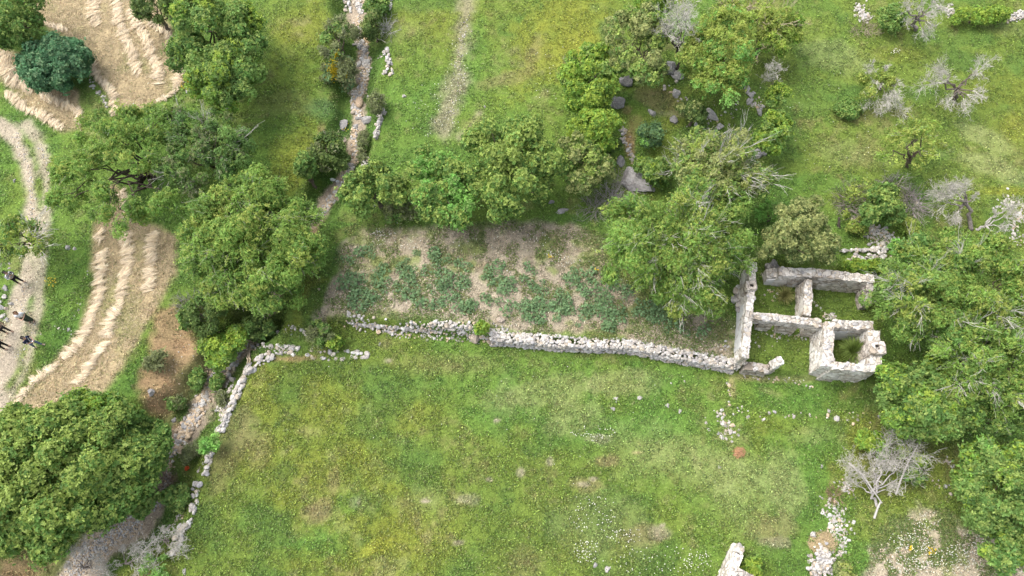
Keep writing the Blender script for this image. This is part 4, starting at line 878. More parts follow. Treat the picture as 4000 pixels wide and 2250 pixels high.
for k in range(20):
    V, Fc = ROCK2[k % 12]; mb = MB(); mb.add(V, Fc, STONE_TONES[k % 8]); LOOSE.append(mb.mesh('stone', M_STONE))
DARKR = []
for k in range(8):
    V, Fc = ROCK3[k]; mb = MB(); mb.add(V, Fc, np.array([[.27,.26,.25],[.33,.32,.305],[.23,.222,.215]][k % 3])); DARKR.append(mb.mesh('boulder', M_STONE))
PALER = []
for k, tcol in enumerate([(.40,.385,.37),(.44,.36,.27),(.50,.475,.44),(.46,.385,.31)]*2):
    V, Fc = ROCK3[k]; mb = MB(); mb.add(V, Fc, np.array(tcol)*.8); PALER.append(mb.mesh('boulder', M_STONE))
TANR = mesh_np('boulder', ico(3)[0]*np.array([1, .62, .5]), ico(3)[1], M_STONE, np.tile([.50,.375,.26], (642, 1)), True)
def stone(mesh, px, py, r_px, label, cat='stone', group=None, rng=RS(1), sq=1.0, rz=None, name='loose_stone', sink=.34):
    p = at(px, py); r = r_px*mpp(px, py); o = link(name, mesh, None, Vector((p[0], p[1], p[2]+r*(.45-sink))))
    o.scale = (r, r*sq, r*.9); o.rotation_euler = (rng.normal(0, .12), rng.normal(0, .12), rng.uniform(0, 6.28) if rz is None else rz)
    return tag(o, label, cat, group)
R_ = RS(31)
# boulders that can be told apart
for (px, py, r, sq, ms, lab) in [
 (2600,270,50,.8,DARKR[0],'large grey boulder at the foot of the bare grey tree'),(2645,300,32,.8,DARKR[1],'grey boulder just right of the large one under the bare tree'),
 (2445,320,42,.7,DARKR[2],'dark boulder half under the grey-green knoll tree'),(2415,402,30,1.1,DARKR[3],'dark rounded boulder on the left edge of the knoll'),
 (2640,367,24,1.0,DARKR[4],'grey split boulder above the dark bush on the knoll'),(2545,442,20,.75,PALER[0],'small pale grey boulder above the bluish bush'),
 (2632,472,19,.9,DARKR[5],'grey boulder between the bluish bush and the dark bush'),(2775,452,34,.6,PALER[0],'tall pale grey boulder right of the dark knoll bush'),
 (2810,497,20,.7,PALER[0],'flat grey boulder above the yellow-tipped tree, right of the knoll'),(2718,517,13,1.0,PALER[2],'white pointed stone below the tall pale boulder'),
 (2908,345,28,.8,DARKR[1],'grey boulder in the rock line right of the yellowing tree'),(2930,373,18,.9,PALER[0],'grey rock just below the boulder right of the yellowing tree'),
 (2928,398,20,.7,PALER[0],'pale grey rock at the lower end of the rock line'),(2965,440,22,.6,PALER[4],'flat pale rock above the small leafy tree on the right of the knoll'),
 (2955,598,27,.8,PALER[0],'grey rock standing alone below the small leafy tree'),(2985,600,16,.9,DARKR[4],'small grey rock touching the lone rock below the leafy tree'),
 (2480,712,72,.7,PALER[0],'huge pale grey boulder between hedge and big trees'),(2425,635,26,.7,DARKR[3],'brownish dark boulder at the end of the bare soil strip'),
 (2198,825,26,.45,PALER[0],'long flat grey stone at the upper edge of the garden'),(1925,833,16,.6,PALER[0],'grey stone under the dark hedge tree, left of a pair'),(1968,832,12,.7,PALER[2],'white stone under the dark hedge tree, right of a pair'),
 (2155,790,16,.5,DARKR[2],'grey slab in the dark gap of the hedge'),
 (1438,35,17,.8,PALER[2],'white boulder in the stream at the top edge'),(1395,24,11,.9,PALER[0],'round grey boulder left of the white one at the stream top'),
 (1433,470,26,.75,PALER[0],'broad flat grey boulder lying in the stream below the tan one'),(1398,463,13,.6,PALER[0],'small grey boulder left of the broad flat one in the stream'),
 (1340,487,24,1.2,PALER[0],'pale grey boulder on the left stream bank'),(1390,494,13,.9,PALER[0],'grey boulder in the stream below the flat one'),
 (1342,550,14,1.2,PALER[3],'brownish boulder on the bank below the pale grey one'),(1368,648,14,1.0,PALER[0],'grey boulder at the bend of the lower stream'),
 (1312,750,10,1.1,PALER[0],'grey rock beside the stream pool near the hedge'),(1458,806,11,1.0,PALER[0],'grey rock under the light green tree at the hedge end'),
 (1847,1300,30,.75,PALER[3],'big tan boulder in the middle of the rubble wall'),(1915,1333,20,.8,PALER[1],'tan pointed boulder below the start of the neat stone wall'),(1957,1250,18,.8,PALER[3],'brown-grey boulder above the start of the neat stone wall'),
 (1362,1228,19,.5,PALER[2],'long white block at the left end of the rubble wall'),(1402,1236,11,.9,PALER[6],'white block right of the long white one at the rubble wall end'),
 (890,420,10,.9,PALER[0],'round grey stone in the grass below the upper straw field tree'),(735,355,13,1.2,DARKR[1],'grey stone at the corner of the upper straw field'),(931,368,8,.8,PALER[2],'small pale stone in the grass left of the stream meadow'),
 (1578,376,11,.7,PALER[2],'white stone alone in the meadow right of the stream'),(1893,418,8,.6,PALER[2],'small bright white stone beside the gravel path'),
 (2407,1558,11,1.1,PALER[2],'tall white stone in the lower meadow, left of a pair'),(2498,1556,13,.8,PALER[6],'pale triangular stone in the lower meadow, right of a pair'),(2607,1584,12,.8,PALER[2],'white stone below the pale triangular one'),
 (2656,1606,9,1.2,PALER[2],'upright white stone nearest the cobble line in the meadow'),(2395,1598,11,.8,PALER[0],'grey flat stone at the left end of the meadow stone line'),
 (3265,1636,16,.9,PALER[6],'large pale round stone right of the meadow stone scatter'),(3238,1606,9,1.0,PALER[2],'bright white stone above the large pale round one'),
 (2325,2208,14,.8,PALER[4],'pale oval stone at the bottom edge of the meadow'),(2372,2223,14,1.0,PALER[2],'bright white round stone at the bottom edge of the meadow'),(2811,1826,9,.8,PALER[2],'lone white stone in the lower right meadow'),
 (3210,1822,10,1.0,PALER[4],'dull grey stone in the grass left of the fallen tree'),(3540,2035,7,1.2,PALER[2],'small white stone on the bare patch at the lower right'),
 (265,967,13,.9,PALER[0],'round grey stone beside the track under the thin tree'),(292,972,9,.9,PALER[2],'paler stone touching the round grey one by the track'),
 (22,1126,15,.9,PALER[0],'grey stone beside the track, nearest the checked shirt person'),(18,1161,14,.9,PALER[6],'pale grey stone in the middle of the trackside row'),(42,1187,13,.6,PALER[0],'flat grey stone behind the white shirt person'),
 (2,1182,12,.9,PALER[0],'grey stone cut by the left edge, upper one'),(8,1202,14,.8,PALER[0],'grey stone near the left edge, behind the white shirt person'),(26,1206,10,.8,PALER[3],'small tan stone at the head of the white shirt person'),
 (12,1235,15,.7,PALER[6],'wide pale stone at the left edge above the dark clothed person'),(26,1250,11,1.1,PALER[0],'grey stone below the wide pale one at the left edge'),(36,1030,7,.9,PALER[2],'upper small white stone above the checked shirt person'),(36,1048,6,1.0,PALER[2],'lower small white stone above the checked shirt person'),
 (58,707,11,.6,PALER[4],'flat pale stone in the grass left of the dirt track'),(270,1287,9,.9,PALER[0],'grey stone in the grass between track and lower straw field'),
 (592,1532,19,.8,DARKR[2],'dark rounded rock on the earth bank'),(680,1640,11,.9,PALER[0],'white-grey rock at the foot of the earth bank'),(1246,1130,8,1.0,PALER[1],'tan stone beside the garden corner under the feathery tree'),
 (2427,1092,6,.8,PALER[2],'white stone at the upper right of the garden'),(720,2232,9,1.6,PALER[2],'pale upright stone at the bottom edge in the meadow corner'),(1483,1345,11,.5,PALER[2],'long white stone in the grass below the rubble wall'),
 (3335,865,14,.9,PALER[3],'brown-grey stone at the left corner of the stone platform'),(3395,955,13,.8,PALER[4],'large pale stone in the middle of the stone platform'),(3177,2088,17,.8,PALER[2],'large white stone at the top of the dry grass patch'),
 ]:
    stone(ms, px, py, r, lab, 'boulder' if r > 16 else 'stone', None, R_, sq, None, 'boulder' if r > 16 else 'loose_stone')
o = stone(TANR, 1405, 404, 25, 'smooth tan oval boulder lying in the stream', 'boulder', None, R_, 1.0, 1.62, 'boulder', .1)

# clusters: the larger stones one by one, the small ones as rubble
rub = MB(); rr = RS(55)
def scatter(pts, width, n_big, n_small, r_big, r_small, label, group, seed, tan=.15, up=0.0):
    rng = RS(seed); pts = np.array(pts, float); L = np.concatenate([[0], np.cumsum(np.hypot(*np.diff(pts, axis=0).T))]); spots = []
    keep = int(round(n_big*.52)); rest = n_big-keep; n_big = keep
    def spot():
        a = rng.uniform(0, L[-1]); q = np.array([np.interp(a, L, pts[:, k]) for k in range(2)]); return q+rng.normal(0, .42, 2)*width
    for k in range(n_big):
        for t in range(8):
            q = spot(); r = rng.uniform(*r_big)
            if all(math.hypot(q[0]-s[0], q[1]-s[1]) > (r+s[2])*.8 for s in spots): break
        spots.append((q[0], q[1], r))
        stone(LOOSE[rng.randint(20)], q[0], q[1], r, label, 'stone', group, rng, rng.uniform(.75, 1.05))
    if n_small or rest:
        q = np.array([spot() for k in range(n_small+rest)]); P = at(q[:, 0], q[:, 1]); m = mpp(pts[0, 0], pts[0, 1])
        for p in P:
            r = rng.uniform(*(r_small if rest <= 0 else r_big))*m; rest -= 1; put_rock(rub, rng, p+np.array([0, 0, r*.2+rng.uniform(0, up)]), r, None if rng.rand() > tan else (.46, .36, .25))
scatter([(1372,1255),(1460,1272),(1560,1280),(1660,1278),(1760,1275),(1860,1290)], 26, 46, 420, (8,13), (3.5,7.5), 'pale stone of the collapsed rubble wall below the garden','stones of the collapsed wall',601,.08,.12)
scatter([(1480,1300),(1600,1315),(1760,1320),(1860,1330)], 16, 6, 80, (7,10), (3,6), 'pale stone of the collapsed rubble wall below the garden','stones of the collapsed wall',602)
scatter([(1860,1325),(1920,1300),(1980,1290)], 22, 8, 90, (7,11), (4,7), 'pale stone in the heap around the tan boulders','stones around the tan boulders',603)
scatter([(1395,0),(1415,40)], 18, 5, 68, (9.5,18.0), (3.8,8.1), 'stone in the stream bed at the top edge','stones in the upper stream',604)
scatter([(1400,60),(1402,140)], 14, 0, 70, (6,9), (2.5,6), '', '',605,.5)
scatter([(1400,160),(1425,190),(1430,260)], 20, 12, 221, (9.5,15.0), (3.8,8.8), 'stone in the stream bed above the tan boulder','stones above the tan boulder',606,.3)
scatter([(1432,260),(1420,330),(1405,385)], 20, 2, 204, (6.8,10.5), (3.1,6.8), 'stone in the stream bed above the tan boulder','stones above the tan boulder',607,.4)
scatter([(1385,360),(1385,430),(1410,450)], 18, 6, 119, (8.1,13.5), (3.8,8.1), 'stone around the tan boulder in the stream','stones around the stream boulder',608,.3)
scatter([(1385,500),(1390,580),(1385,630),(1340,720)], 14, 5, 221, (8.1,12.0), (3.8,7.4), 'stone in the lower stream bed','stones in the lower stream',609,.5)
scatter([(1340,720),(1300,770),(1265,830)], 18, 7, 153, (8.1,15.0), (3.8,8.1), 'stone in the lower stream bed','stones in the lower stream',610,.4)
scatter([(905,1390),(850,1440),(815,1520),(770,1610),(715,1700),(672,1770)], 30, 32, 561, (9.5,18.0), (3.8,9.5), 'stone in the gully bed left of the field wall','stones in the gully',611,.5)
scatter([(870,1640),(880,1580),(850,1600)], 18, 10, 102, (7,11), (4,7), 'grey stone in the clump beside the field wall','clump beside the field wall',612,.05)
scatter([(670,1800),(640,1940),(600,2000)], 20, 3, 153, (6,8), (3,6), 'stone in the gully bed near the tangled brush','stones near the tangled brush',613,.3)
scatter([(540,2040),(440,2090),(330,2170),(280,2240)], 42, 12, 1088, (6,9), (2.5,6), 'stone on the gravelly bed at the bottom left','stones of the gravelly bed',614,.3)
scatter([(690,2010),(720,1990),(660,2070)], 20, 3, 50, (6,9), (3,6), 'stone at the broken end of the field wall','stones at the broken wall end',615)
scatter([(940,1360),(1010,1350),(1060,1360),(1150,1365)], 18, 12, 30, (7,13), (3,6), 'grey stone near the wooden poles at the top of the field wall','stones near the wooden poles',616,.05)
scatter([(1070,1300),(1130,1290),(1200,1310)], 26, 6, 8, (6,10), (3,5), 'stone in the shade below the big feathery tree','stones below the big feathery tree',617)
scatter([(2810,1612),(2830,1650),(2860,1690)], 28, 22, 30, (6,11), (3,6), 'white stone in the small heap below the cobble line','small heap below the cobble line',618,.1)
scatter([(2755,1620),(2780,1680),(2850,1720)], 16, 7, 8, (6,9), (3,5), 'white stone in the small heap below the cobble line','small heap below the cobble line',619,.1)
scatter([(2880,1600),(2960,1610),(3060,1620),(3200,1620),(3300,1625),(3470,1640)], 26, 18, 26, (6,10), (3,5), 'pale stone in the scatter south of the ruin','scatter south of the ruin',620,.15)
scatter([(3330,880),(3390,908),(3440,905),(3485,925)], 26, 14, 220, (6,9), (3.5,6.5), 'stone of the loose stone platform north of the ruin','stones of the loose platform',621,.1,.05)
scatter([(3400,935),(3450,935),(3460,960),(3420,965)], 22, 12, 90, (6,10), (3,6), 'stone of the loose stone platform north of the ruin','stones of the loose platform',622,.1)
scatter([(3355,20),(3370,70),(3400,60)], 26, 12, 90, (6,10), (3,6), 'white stone in the pile behind the brush at the top','pile behind the brush',623,.05)
scatter([(3660,30),(3720,40),(3700,60)], 18, 5, 30, (6,9), (3,6), 'white stone near the dead tree at the top','stones near the top dead tree',624,.05)
scatter([(3940,75),(4000,60),(4040,60)], 20, 8, 120, (7,11), (3,7), 'white stone in the pile at the upper right corner','pile at the upper right corner',625,.03,.1)
scatter([(3900,800),(3960,790),(4000,810),(3960,890),(3980,940)], 34, 18, 90, (6,10), (3,6), 'white stone under the crooked dead tree at the right edge','stones under the crooked dead tree',626,.05)
scatter([(3580,770),(3590,810)], 16, 4, 20, (6,9), (3,5), 'stone at the right end of the bramble mound','stones at the bramble mound',627)
scatter([(3250,1975),(3270,2030),(3290,2080),(3240,2060)], 54, 36, 170, (6,10), (3,6), 'white stone in the trail below the fallen tree','trail below the fallen tree',628,.05)
scatter([(3340,1940),(3280,1880)], 24, 8, 40, (5,8), (3,5), 'white stone in the trail below the fallen tree','trail below the fallen tree',629,.05)
scatter([(3210,2150),(3220,2200),(3180,2240)], 42, 34, 300, (8,14), (4,8), 'white stone in the heap at the bottom edge','heap at the bottom edge',630,.06,.2)
scatter([(3290,2110),(3285,2170)], 16, 10, 40, (6,11), (3,6), 'white stone beside the dry grass patch','stones beside the dry grass',631,.1)
scatter([(3690,1790),(3720,1830)], 16, 6, 6, (6,9), (3,5), 'grey stone in the grass right of the fallen tree','stones right of the fallen tree',632)
scatter([(3650,1880),(3720,1920)], 22, 4, 8, (6,9), (3,5), 'grey stone in the grass right of the fallen tree','stones right of the fallen tree',633)
scatter([(2420,470),(2440,520),(2430,560)], 14, 8, 40, (7,12), (3,6), 'angular grey stone on the bare soil strip of the knoll','stones on the bare strip',634,.05)
scatter([(2940,410),(2980,420)], 12, 6, 30, (6,9), (3,6), 'pale stone at the end of the rock line','stones at the end of the rock line',635,.05)
scatter([(2650,1500),(2640,1400),(3000,1330),(3100,1320)], 60, 8, 20, (5,8), (3,5), 'pale fallen stone on the ground around the ruin','fallen stones around the ruin',636,.1)
scatter([(3085,1090),(3240,1240),(3210,1230)], 8, 5, 16, (7,11), (3,6), 'dark fallen stone inside the ruin rooms','fallen stones in the rooms',637,.1)
scatter([(60,520),(110,640),(130,780),(115,930)], 22, 0, 160, (5,8), (1.5,3.6), '', '',638,.3)
scatter([(160,560),(190,700),(180,830)], 12, 0, 70, (5,8), (1.5,3.4), '', '',639,.3)
scatter([(100,1080),(80,1200),(150,1300),(60,1400)], 26, 0, 120, (5,8), (1.5,3.2), '', '',640,.4)
scatter([(350,320),(400,380),(415,420)], 12, 10, 26, (5,8), (3,5), 'white stone in the green strip right of the round bush','white stones right of the round bush',641,0)
scatter([(340,1010),(350,1050),(280,1300),(200,1270)], 14, 4, 14, (4,6), (2.5,4), 'pale stone in the grass right of the dirt track','stones right of the dirt track',642)
scatter([(1820,60),(1800,200),(1785,350),(1750,480)], 30, 0, 180, (5,8), (1.3,3), '', '',643,.2)
scatter([(1500,900),(1700,960),(1900,950),(2150,960),(2300,1050),(2700,1330),(2850,1340)], 60, 0, 240, (5,8), (1.4,3.2), '', '',644,.4)
scatter([(840,1290),(800,1400),(700,1350),(680,1500)], 40, 0, 60, (5,8), (1.8,3.5), '', '',645,.6)
scatter([(2845,1490),(2850,1540),(2848,1590)], 6, 6, 14, (6,9), (3,5), 'flat cobble in the line running down from the ruin corner','cobble line from the ruin corner',646,.4)
scatter([(2830,1370),(2840,1350)], 18, 3, 10, (5,8), (3,5), 'small pale stone above the wall beside the ruin','stones beside the ruin wall',647,.3)
scatter([(1240,1360),(1330,1360)], 8, 3, 4, (5,7), (3,4), 'small pale stone above the low stone line','stones above the low stone line',648)
scatter([(2960,1290),(3060,1310),(3160,1300)], 26, 0, 60, (6,10), (2.5,5.5), '', '',652,.2)
scatter([(2990,1120),(3060,1180)], 30, 0, 16, (6,10), (2.5,5.5), '', '',653,.2)
scatter([(3225,1230),(3260,1240)], 14, 0, 34, (6,10), (3,6), '', '',654,.1)
scatter([(2900,1470),(3100,1490),(3180,1510)], 14, 0, 50, (6,10), (2.5,5), '', '',655,.2)
scatter([(2620,330),(2720,480),(2800,500),(2920,380),(2980,430)], 40, 10, 50, (6,10), (3,6), 'grey stone among the boulders of the knoll','stones among the knoll boulders',650,.1)
scatter([(2440,540),(2480,640)], 20, 6, 40, (6,10), (3,6), 'grey stone among the boulders of the knoll','stones among the knoll boulders',651,.2)
tag(rub.build('small_rubble', M_STONE), 'small stones, pebbles and gravel of the stream bed, tracks and rubble heaps', 'rubble', kind='stuff')

# ------------------------------------------------------------------ dry stone walls
def stone_wall(name, label, pts, thick, h, seed, r=.13, dens=1.0, ragged=.2, face=0, cat='stone wall', z0=None, only_top=False):
    """stones laid in courses along a pixel line; h above the ground on its lower side"""
    rng = RS(seed); pts = np.array(pts, float); P = at(pts[:, 0], pts[:, 1]); L = np.concatenate([[0], np.cumsum(np.hypot(*np.diff(P[:, :2], axis=0).T))])
    mb = MB(); tot = L[-1]; mid = P[len(P)//2]
    n = int(dens*tot*(thick+2*h)/(r*r*2.3))
    for k in range(n):
        a = rng.uniform(0, tot); q = np.array([np.interp(a, L, P[:, j]) for j in range(3)])
        i = min(np.searchsorted(L, a, 'right')-1, len(P)-2); t = P[i+1]-P[i]; t /= np.linalg.norm(t[:2]); sd_ = np.array([t[1], -t[0], 0])
        s = rng.uniform(0, thick+2*h); hh = h*(1-ragged*rng.rand()-ragged*.8*vnoise(np.array(a*1.1), np.array(seed*1.), 4))
        if s < thick: off = s-thick/2; z = hh
        else: off = (thick/2)*(1 if s > thick+h else -1)*1.02; z = hh*rng.rand()
        off += (1-z/max(h, .01))*.10*np.sign(off)
        g = q+sd_*off; gz = min(float(height(g[0]+sd_[0]*.3*np.sign(off), g[1]+sd_[1]*.3*np.sign(off))), float(height(g[0], g[1])))
        if z0 is not None: gz = float(z0(g[0], g[1]))
        g[2] = gz+z-r*.35
        put_rock(mb, rng, g, r*rng.uniform(.7, 1.45), None, ROCK1, math.atan2(t[1], t[0])+rng.normal(0, .5), rng.uniform(.85, 1.1), .25)
    B = mid.copy(); mb.build(name, M_STONE, None, B); o = COL.objects[-1]
    return tag(o, label, cat)
lowz = lambda x, y: height(x, y-1.2)
stone_wall('dry_stone_wall','long neat dry stone wall along the lower edge of the garden, ending at the ruin',[(1915,1312),(1975,1320),(2080,1330),(2200,1345),(2330,1352),(2450,1355),(2530,1368),(2620,1390),(2740,1412),(2862,1432)],.42,.80,701,.09,1.7,.06,z0=lowz)
stone_wall('dry_stone_wall','white dry stone wall curving down the left edge of the lower meadow',[(985,1425),(960,1455),(935,1510),(905,1570),(880,1630),(855,1690)],.42,.3,702,.105,1.5,.2)
stone_wall('dry_stone_wall','second rough stone wall beside the gully, left of the white field wall',[(945,1355),(915,1405),(905,1450),(898,1500),(880,1550),(860,1585)],.2,.2,703,.105,.8,.4)
stone_wall('dry_stone_wall','stub of stone wall curving from the poles along the meadow corner',[(990,1425),(1030,1405),(1065,1385)],.25,.25,704,.11,.9,.3)
stone_wall('stone_line','low line of spaced white stones on the upper edge of the lower meadow',[(1190,1375),(1230,1388),(1290,1388),(1350,1386),(1440,1384)],.22,.10,705,.115,.75,.5,cat='stone line')
stone_wall('stone_line','short row of white stones above the bare soil at the meadow corner',[(1075,1362),(1110,1368),(1165,1368)],.3,.12,706,.10,.8,.4,cat='stone line')
stone_wall('dry_stone_wall','short field wall remnant beside the gully below the feathery shrub',[(810,1765),(800,1810),(790,1860)],.4,.3,707,.105,1.0,.4)
stone_wall('dry_stone_wall','crumbling field wall remnant beside the gully, lowest of the left edge',[(772,1885),(758,1920),(748,1970),(740,2010)],.4,.3,708,.12,1.0,.4)
stone_wall('dry_stone_wall','last stretch of the field wall disappearing under the bare grey shrub',[(733,2022),(705,2075),(680,2125),(660,2170)],.35,.3,716,.11,1.0,.4)
stone_wall('dry_stone_wall','stone bank wall at the top edge right of the stream',[(1517,-30),(1513,10),(1508,48)],.3,.3,709,.10,.9,.3)
stone_wall('dry_stone_wall','tumbled stone bank wall on the right of the stream, level with the yellow-flowered bush',[(1495,210),(1505,240),(1512,295)],.5,.2,710,.10,.9,.4)
stone_wall('dry_stone_wall','stone bank wall along the right of the stream beside the flat boulder',[(1497,425),(1480,470),(1468,510),(1456,560)],.3,.3,711,.10,1.0,.3)
stone_wall('dry_stone_wall','short stone bank wall above the light green tree at the stream end',[(1428,628),(1420,650),(1412,670)],.3,.3,712,.105,1.0,.3)
stone_wall('dry_stone_wall','low stone wall running right behind the ruin from the olive tree',[(3285,1003),(3330,1000),(3380,1000),(3440,990)],.45,.35,713,.105,1.0,.3)
stone_wall('dry_stone_wall','low return of stones closing the right end of the wall behind the ruin',[(3462,950),(3464,985),(3466,1022)],.35,.25,714,.115,.6,.5)
stone_wall('dry_stone_wall','straight stone edging on the left stream bank at the top',[(1350,-20),(1358,30),(1362,60)],.2,.15,715,.1,.7,.4)

# ------------------------------------------------------------------ ruined house
def c2(u, v): return 2800+u/2.683, 980+v/2.683
def wpt(u, v, h):
    """plan position of a point seen at crop (u,v) at height h above house floor level"""
    X, Y = unproj(*c2(u, v), HZ+h); return np.array([float(X), float(Y)])
HB = at(3130, 1330); HZ = float(HB[2])
house = empty('ruined_house', HB, 'roofless ruined stone house with broken white walls and overgrown rooms', 'ruin')
def wall_piece(mb, a, b, th, z0, za, zb, rng, taper=.03, tint=(1, 1, 1), rough=.035):
    """solid masonry between plan points a and b, top from za to zb"""
    a = np.asarray(a); b = np.asarray(b); L = np.linalg.norm(b-a); t = (b-a)/L; s = np.array([t[1], -t[0]])
    n = max(3, int(L/.16)); m = max(3, int(max(za, zb)/.18)); k = 3
    us = np.linspace(0, L, n+1)
    tops = za+(zb-za)*us/L+(fbm(us*1.0, us*0+rng.rand()*50, .55, 3, 3)-.5)*.22
    ring = [(-.5, j/m) for j in range(m+1)]+[(-.5+i/k, 1) for i in range(1, k)]+[(.5, 1-j/m) for j in range(m+1)]
    V = np.zeros((n+1, len(ring), 3))
    for i, u in enumerate(us):
        for j, (o_, z) in enumerate(ring):
            w_ = th*(1+taper*(1-z)*2); p = a+t*u+s*(o_*w_); V[i, j] = (p[0], p[1], z0+(tops[i]-z0)*z)
    V = V+rng.normal(0, rough*.5, V.shape)*np.array([1, 1, .6])
    R = len(ring); i0 = np.arange(n)[:, None]*R+np.arange(R-1)[None]
    Fq = np.stack([i0, i0+R, i0+R+1, i0+1], -1).reshape(-1, 4)
    caps = []
    for e in (0, n):
        row = np.arange(R)+e*R
        for j in range(m):
            q = [row[j], row[j+1], row[R-2-j], row[R-1-j]]
            if j == m-1: continue
            caps.append(q if e == 0 else q[::-1])
        top = row[m-1:R-m+1]; 
        for x in range(1, len(top)-1): caps.append([top[0], top[x], top[x+1], top[x+1]] if e == 0 else [top[0], top[x+1], top[x], top[x]])
    caps4 = np.array([q for q in caps if q[2] != q[3]]); caps3 = np.array([q[:3] for q in caps if q[2] == q[3]])
    Fs = [Fq]+([caps4] if len(caps4) else [])
    if len(caps3): Fs.append(caps3)
    mb.add(V.reshape(-1, 3), Fs, np.array(tint)*rng.uniform(.95, 1.05))
    return us, tops, a, t, s
def cap_stones(mb, rng, us, tops, a, t, s, th, r=.105, dens=1.0, tone=None, both=.14):
    L = us[-1]
    for k in range(int(dens*L*th/(r*r*2.0))):
        u = rng.uniform(0, L); p = a+t*u+s*rng.uniform(-.46, .46)*th; z = np.interp(u, us, tops)
        put_rock(mb, rng, (p[0], p[1], z+rng.uniform(-.05, .03)), r*rng.uniform(.6, 1.3), tone, ROCK1, math.atan2(t[1], t[0])+rng.normal(0, .4), .75, .15)
def make_wall(segs, th, seed, cap=1.0, tint=(1, 1, 1), label=None, r=.105, stone_face=0., z0=None):
    """segs: list of ((u,v,h), (u,v,h)) along the middle of the wall top"""
    rng = RS(seed); mb = MB(); st = MB(); z_ = HZ-.7
    for (p, q) in segs:
        a = wpt(p[0], p[1], p[2]); b = wpt(q[0], q[1], q[2])
        us, tops, a, t, s = wall_piece(mb, a, b, th, z_ if len(p) < 4 else HZ+p[3], HZ+p[2], HZ+q[2], rng, tint=tint)
        cap_stones(st, rng, us, tops, a, t, s, th, r, cap)
        if stone_face:
            L = us[-1]
            for k in range(int(stone_face*L*14)):
                u = rng.uniform(.05, L-.05); sgn = rng.choice([-1, 1]); z = rng.uniform(HZ, np.interp(u, us, tops)-.1); w_ = a+t*u+s*sgn*(th*.5-.02)
                put_rock(st, rng, (w_[0], w_[1], z), .12*rng.uniform(.7, 1.3), None, ROCK1, math.atan2(t[1], t[0]), .7, .1)
    w = mb.build('wall', M_MASON, house)
    st_o = st.build('coping_stones', M_STONE, w)
    for o in (w, st_o): o.data.transform(Matrix.Translation(-HB_V))
    if label: w['label'] = label
    return w
HB_V = Vector(HB)
W_ = (1.2, 1.185, 1.16)
make_wall([((383,120,1.7),(365,340,1.8)),((368,345,1.85),(340,660,1.8)),((340,660,1.8),(312,1000,1.72)),((312,1000,1.72),(305,1110,1.6)),((298,1125,1.2),(285,1150,.8))], .33, 801, .9, W_, 'tall white west wall with a square flue')
make_wall([((525,235,.9),(650,220,1.1)),((650,218,1.45),(1000,225,1.5)),((1000,225,1.5),(1350,262,1.5)),((1350,262,1.5),(1650,290,1.45))], .46, 802, .35, (1.06, 1.035, 1.0), 'thick north wall with pale plaster on its left half', .1)
make_wall([((962,300,1.35),(965,480,1.3)),((965,480,1.3),(945,675,1.25))], .37, 803, 1.1, (1.04, 1.02, .99), 'stone partition between the two north rooms')
make_wall([((1620,300,1.4),(1600,420,1.2)),((1600,420,1.2),(1590,560,.8))], .34, 804, .4, (.74, .70, .67), 'east wall stub overgrown by the tree')
# middle wall with three openings: posts and a lintel course
rng = RS(805); mb = MB(); st = MB(); th = .34; z_ = HZ-.7
A0 = wpt(370, 672, 1.75); A1 = wpt(640, 698, 1.75); A2 = wpt(1110, 755, 1.75)
def along(f): return A0+(A1-A0)*(f/.36) if f < .36 else A1+(A2-A1)*((f-.36)/.64)
for f0, f1, zz in ((0, .06, 1.35), (.165, .36, 1.35), (.47, .72, 1.35), (.86, 1.0, 1.35)):
    wall_piece(mb, along(f0), along(f1), th, z_, HZ+zz, HZ+zz, rng, tint=(.96, .92, .87))
for f0, f1 in ((0, .359), (.361, .68), (.682, 1.0)):
    us, tops, a, t, s = wall_piece(mb, along(f0), along(f1), th+.02, HZ+1.12, HZ+1.68, HZ+1.72, rng, taper=0, tint=(.96, .94, .91)); cap_stones(st, rng, us, tops, a, t, s, th, .105, 1.0)
w = mb.build('wall', M_MASON, house); so = st.build('coping_stones', M_STONE, w); w['label'] = 'middle wall with three doorways under a stone lintel course'
for o in (w, so): o.data.transform(Matrix.Translation(-HB_V))
# low south wall of the west room and the standing stub
make_wall([((290,1200,.35),(420,1215,.4)),((420,1215,.4),(535,1240,.45))], .42, 806, .5, (.78, .74, .69), 'low broken south wall')
make_wall([((615,1165,1.3),(690,1140,1.5))], .38, 807, .9, W_, 'standing white stub of the south wall')
# tower room
make_wall([((1176,760,1.75),(1174,980,1.75)),((1174,980,1.75),(1166,1205,1.7))], .48, 808, 1.15, W_, 'west wall of the small tower room')
make_wall([((1215,1200,1.7),(1420,1216,1.75)),((1420,1216,1.75),(1660,1232,1.85))], .36, 809, 1.0, W_, 'south wall of the small tower room')
make_wall([((1225,762,1.7),(1430,775,1.65)),((1430,765,1.85),(1640,772,1.9))], .40, 810, 1.0, (1.06, 1.035, 1.0), 'north wall of the small tower room')
make_wall([((1640,830,1.8),(1655,1000,1.9)),((1655,1000,1.9),(1675,1235,1.85))], .54, 811, .5, W_, 'plastered east wall of the small tower room')
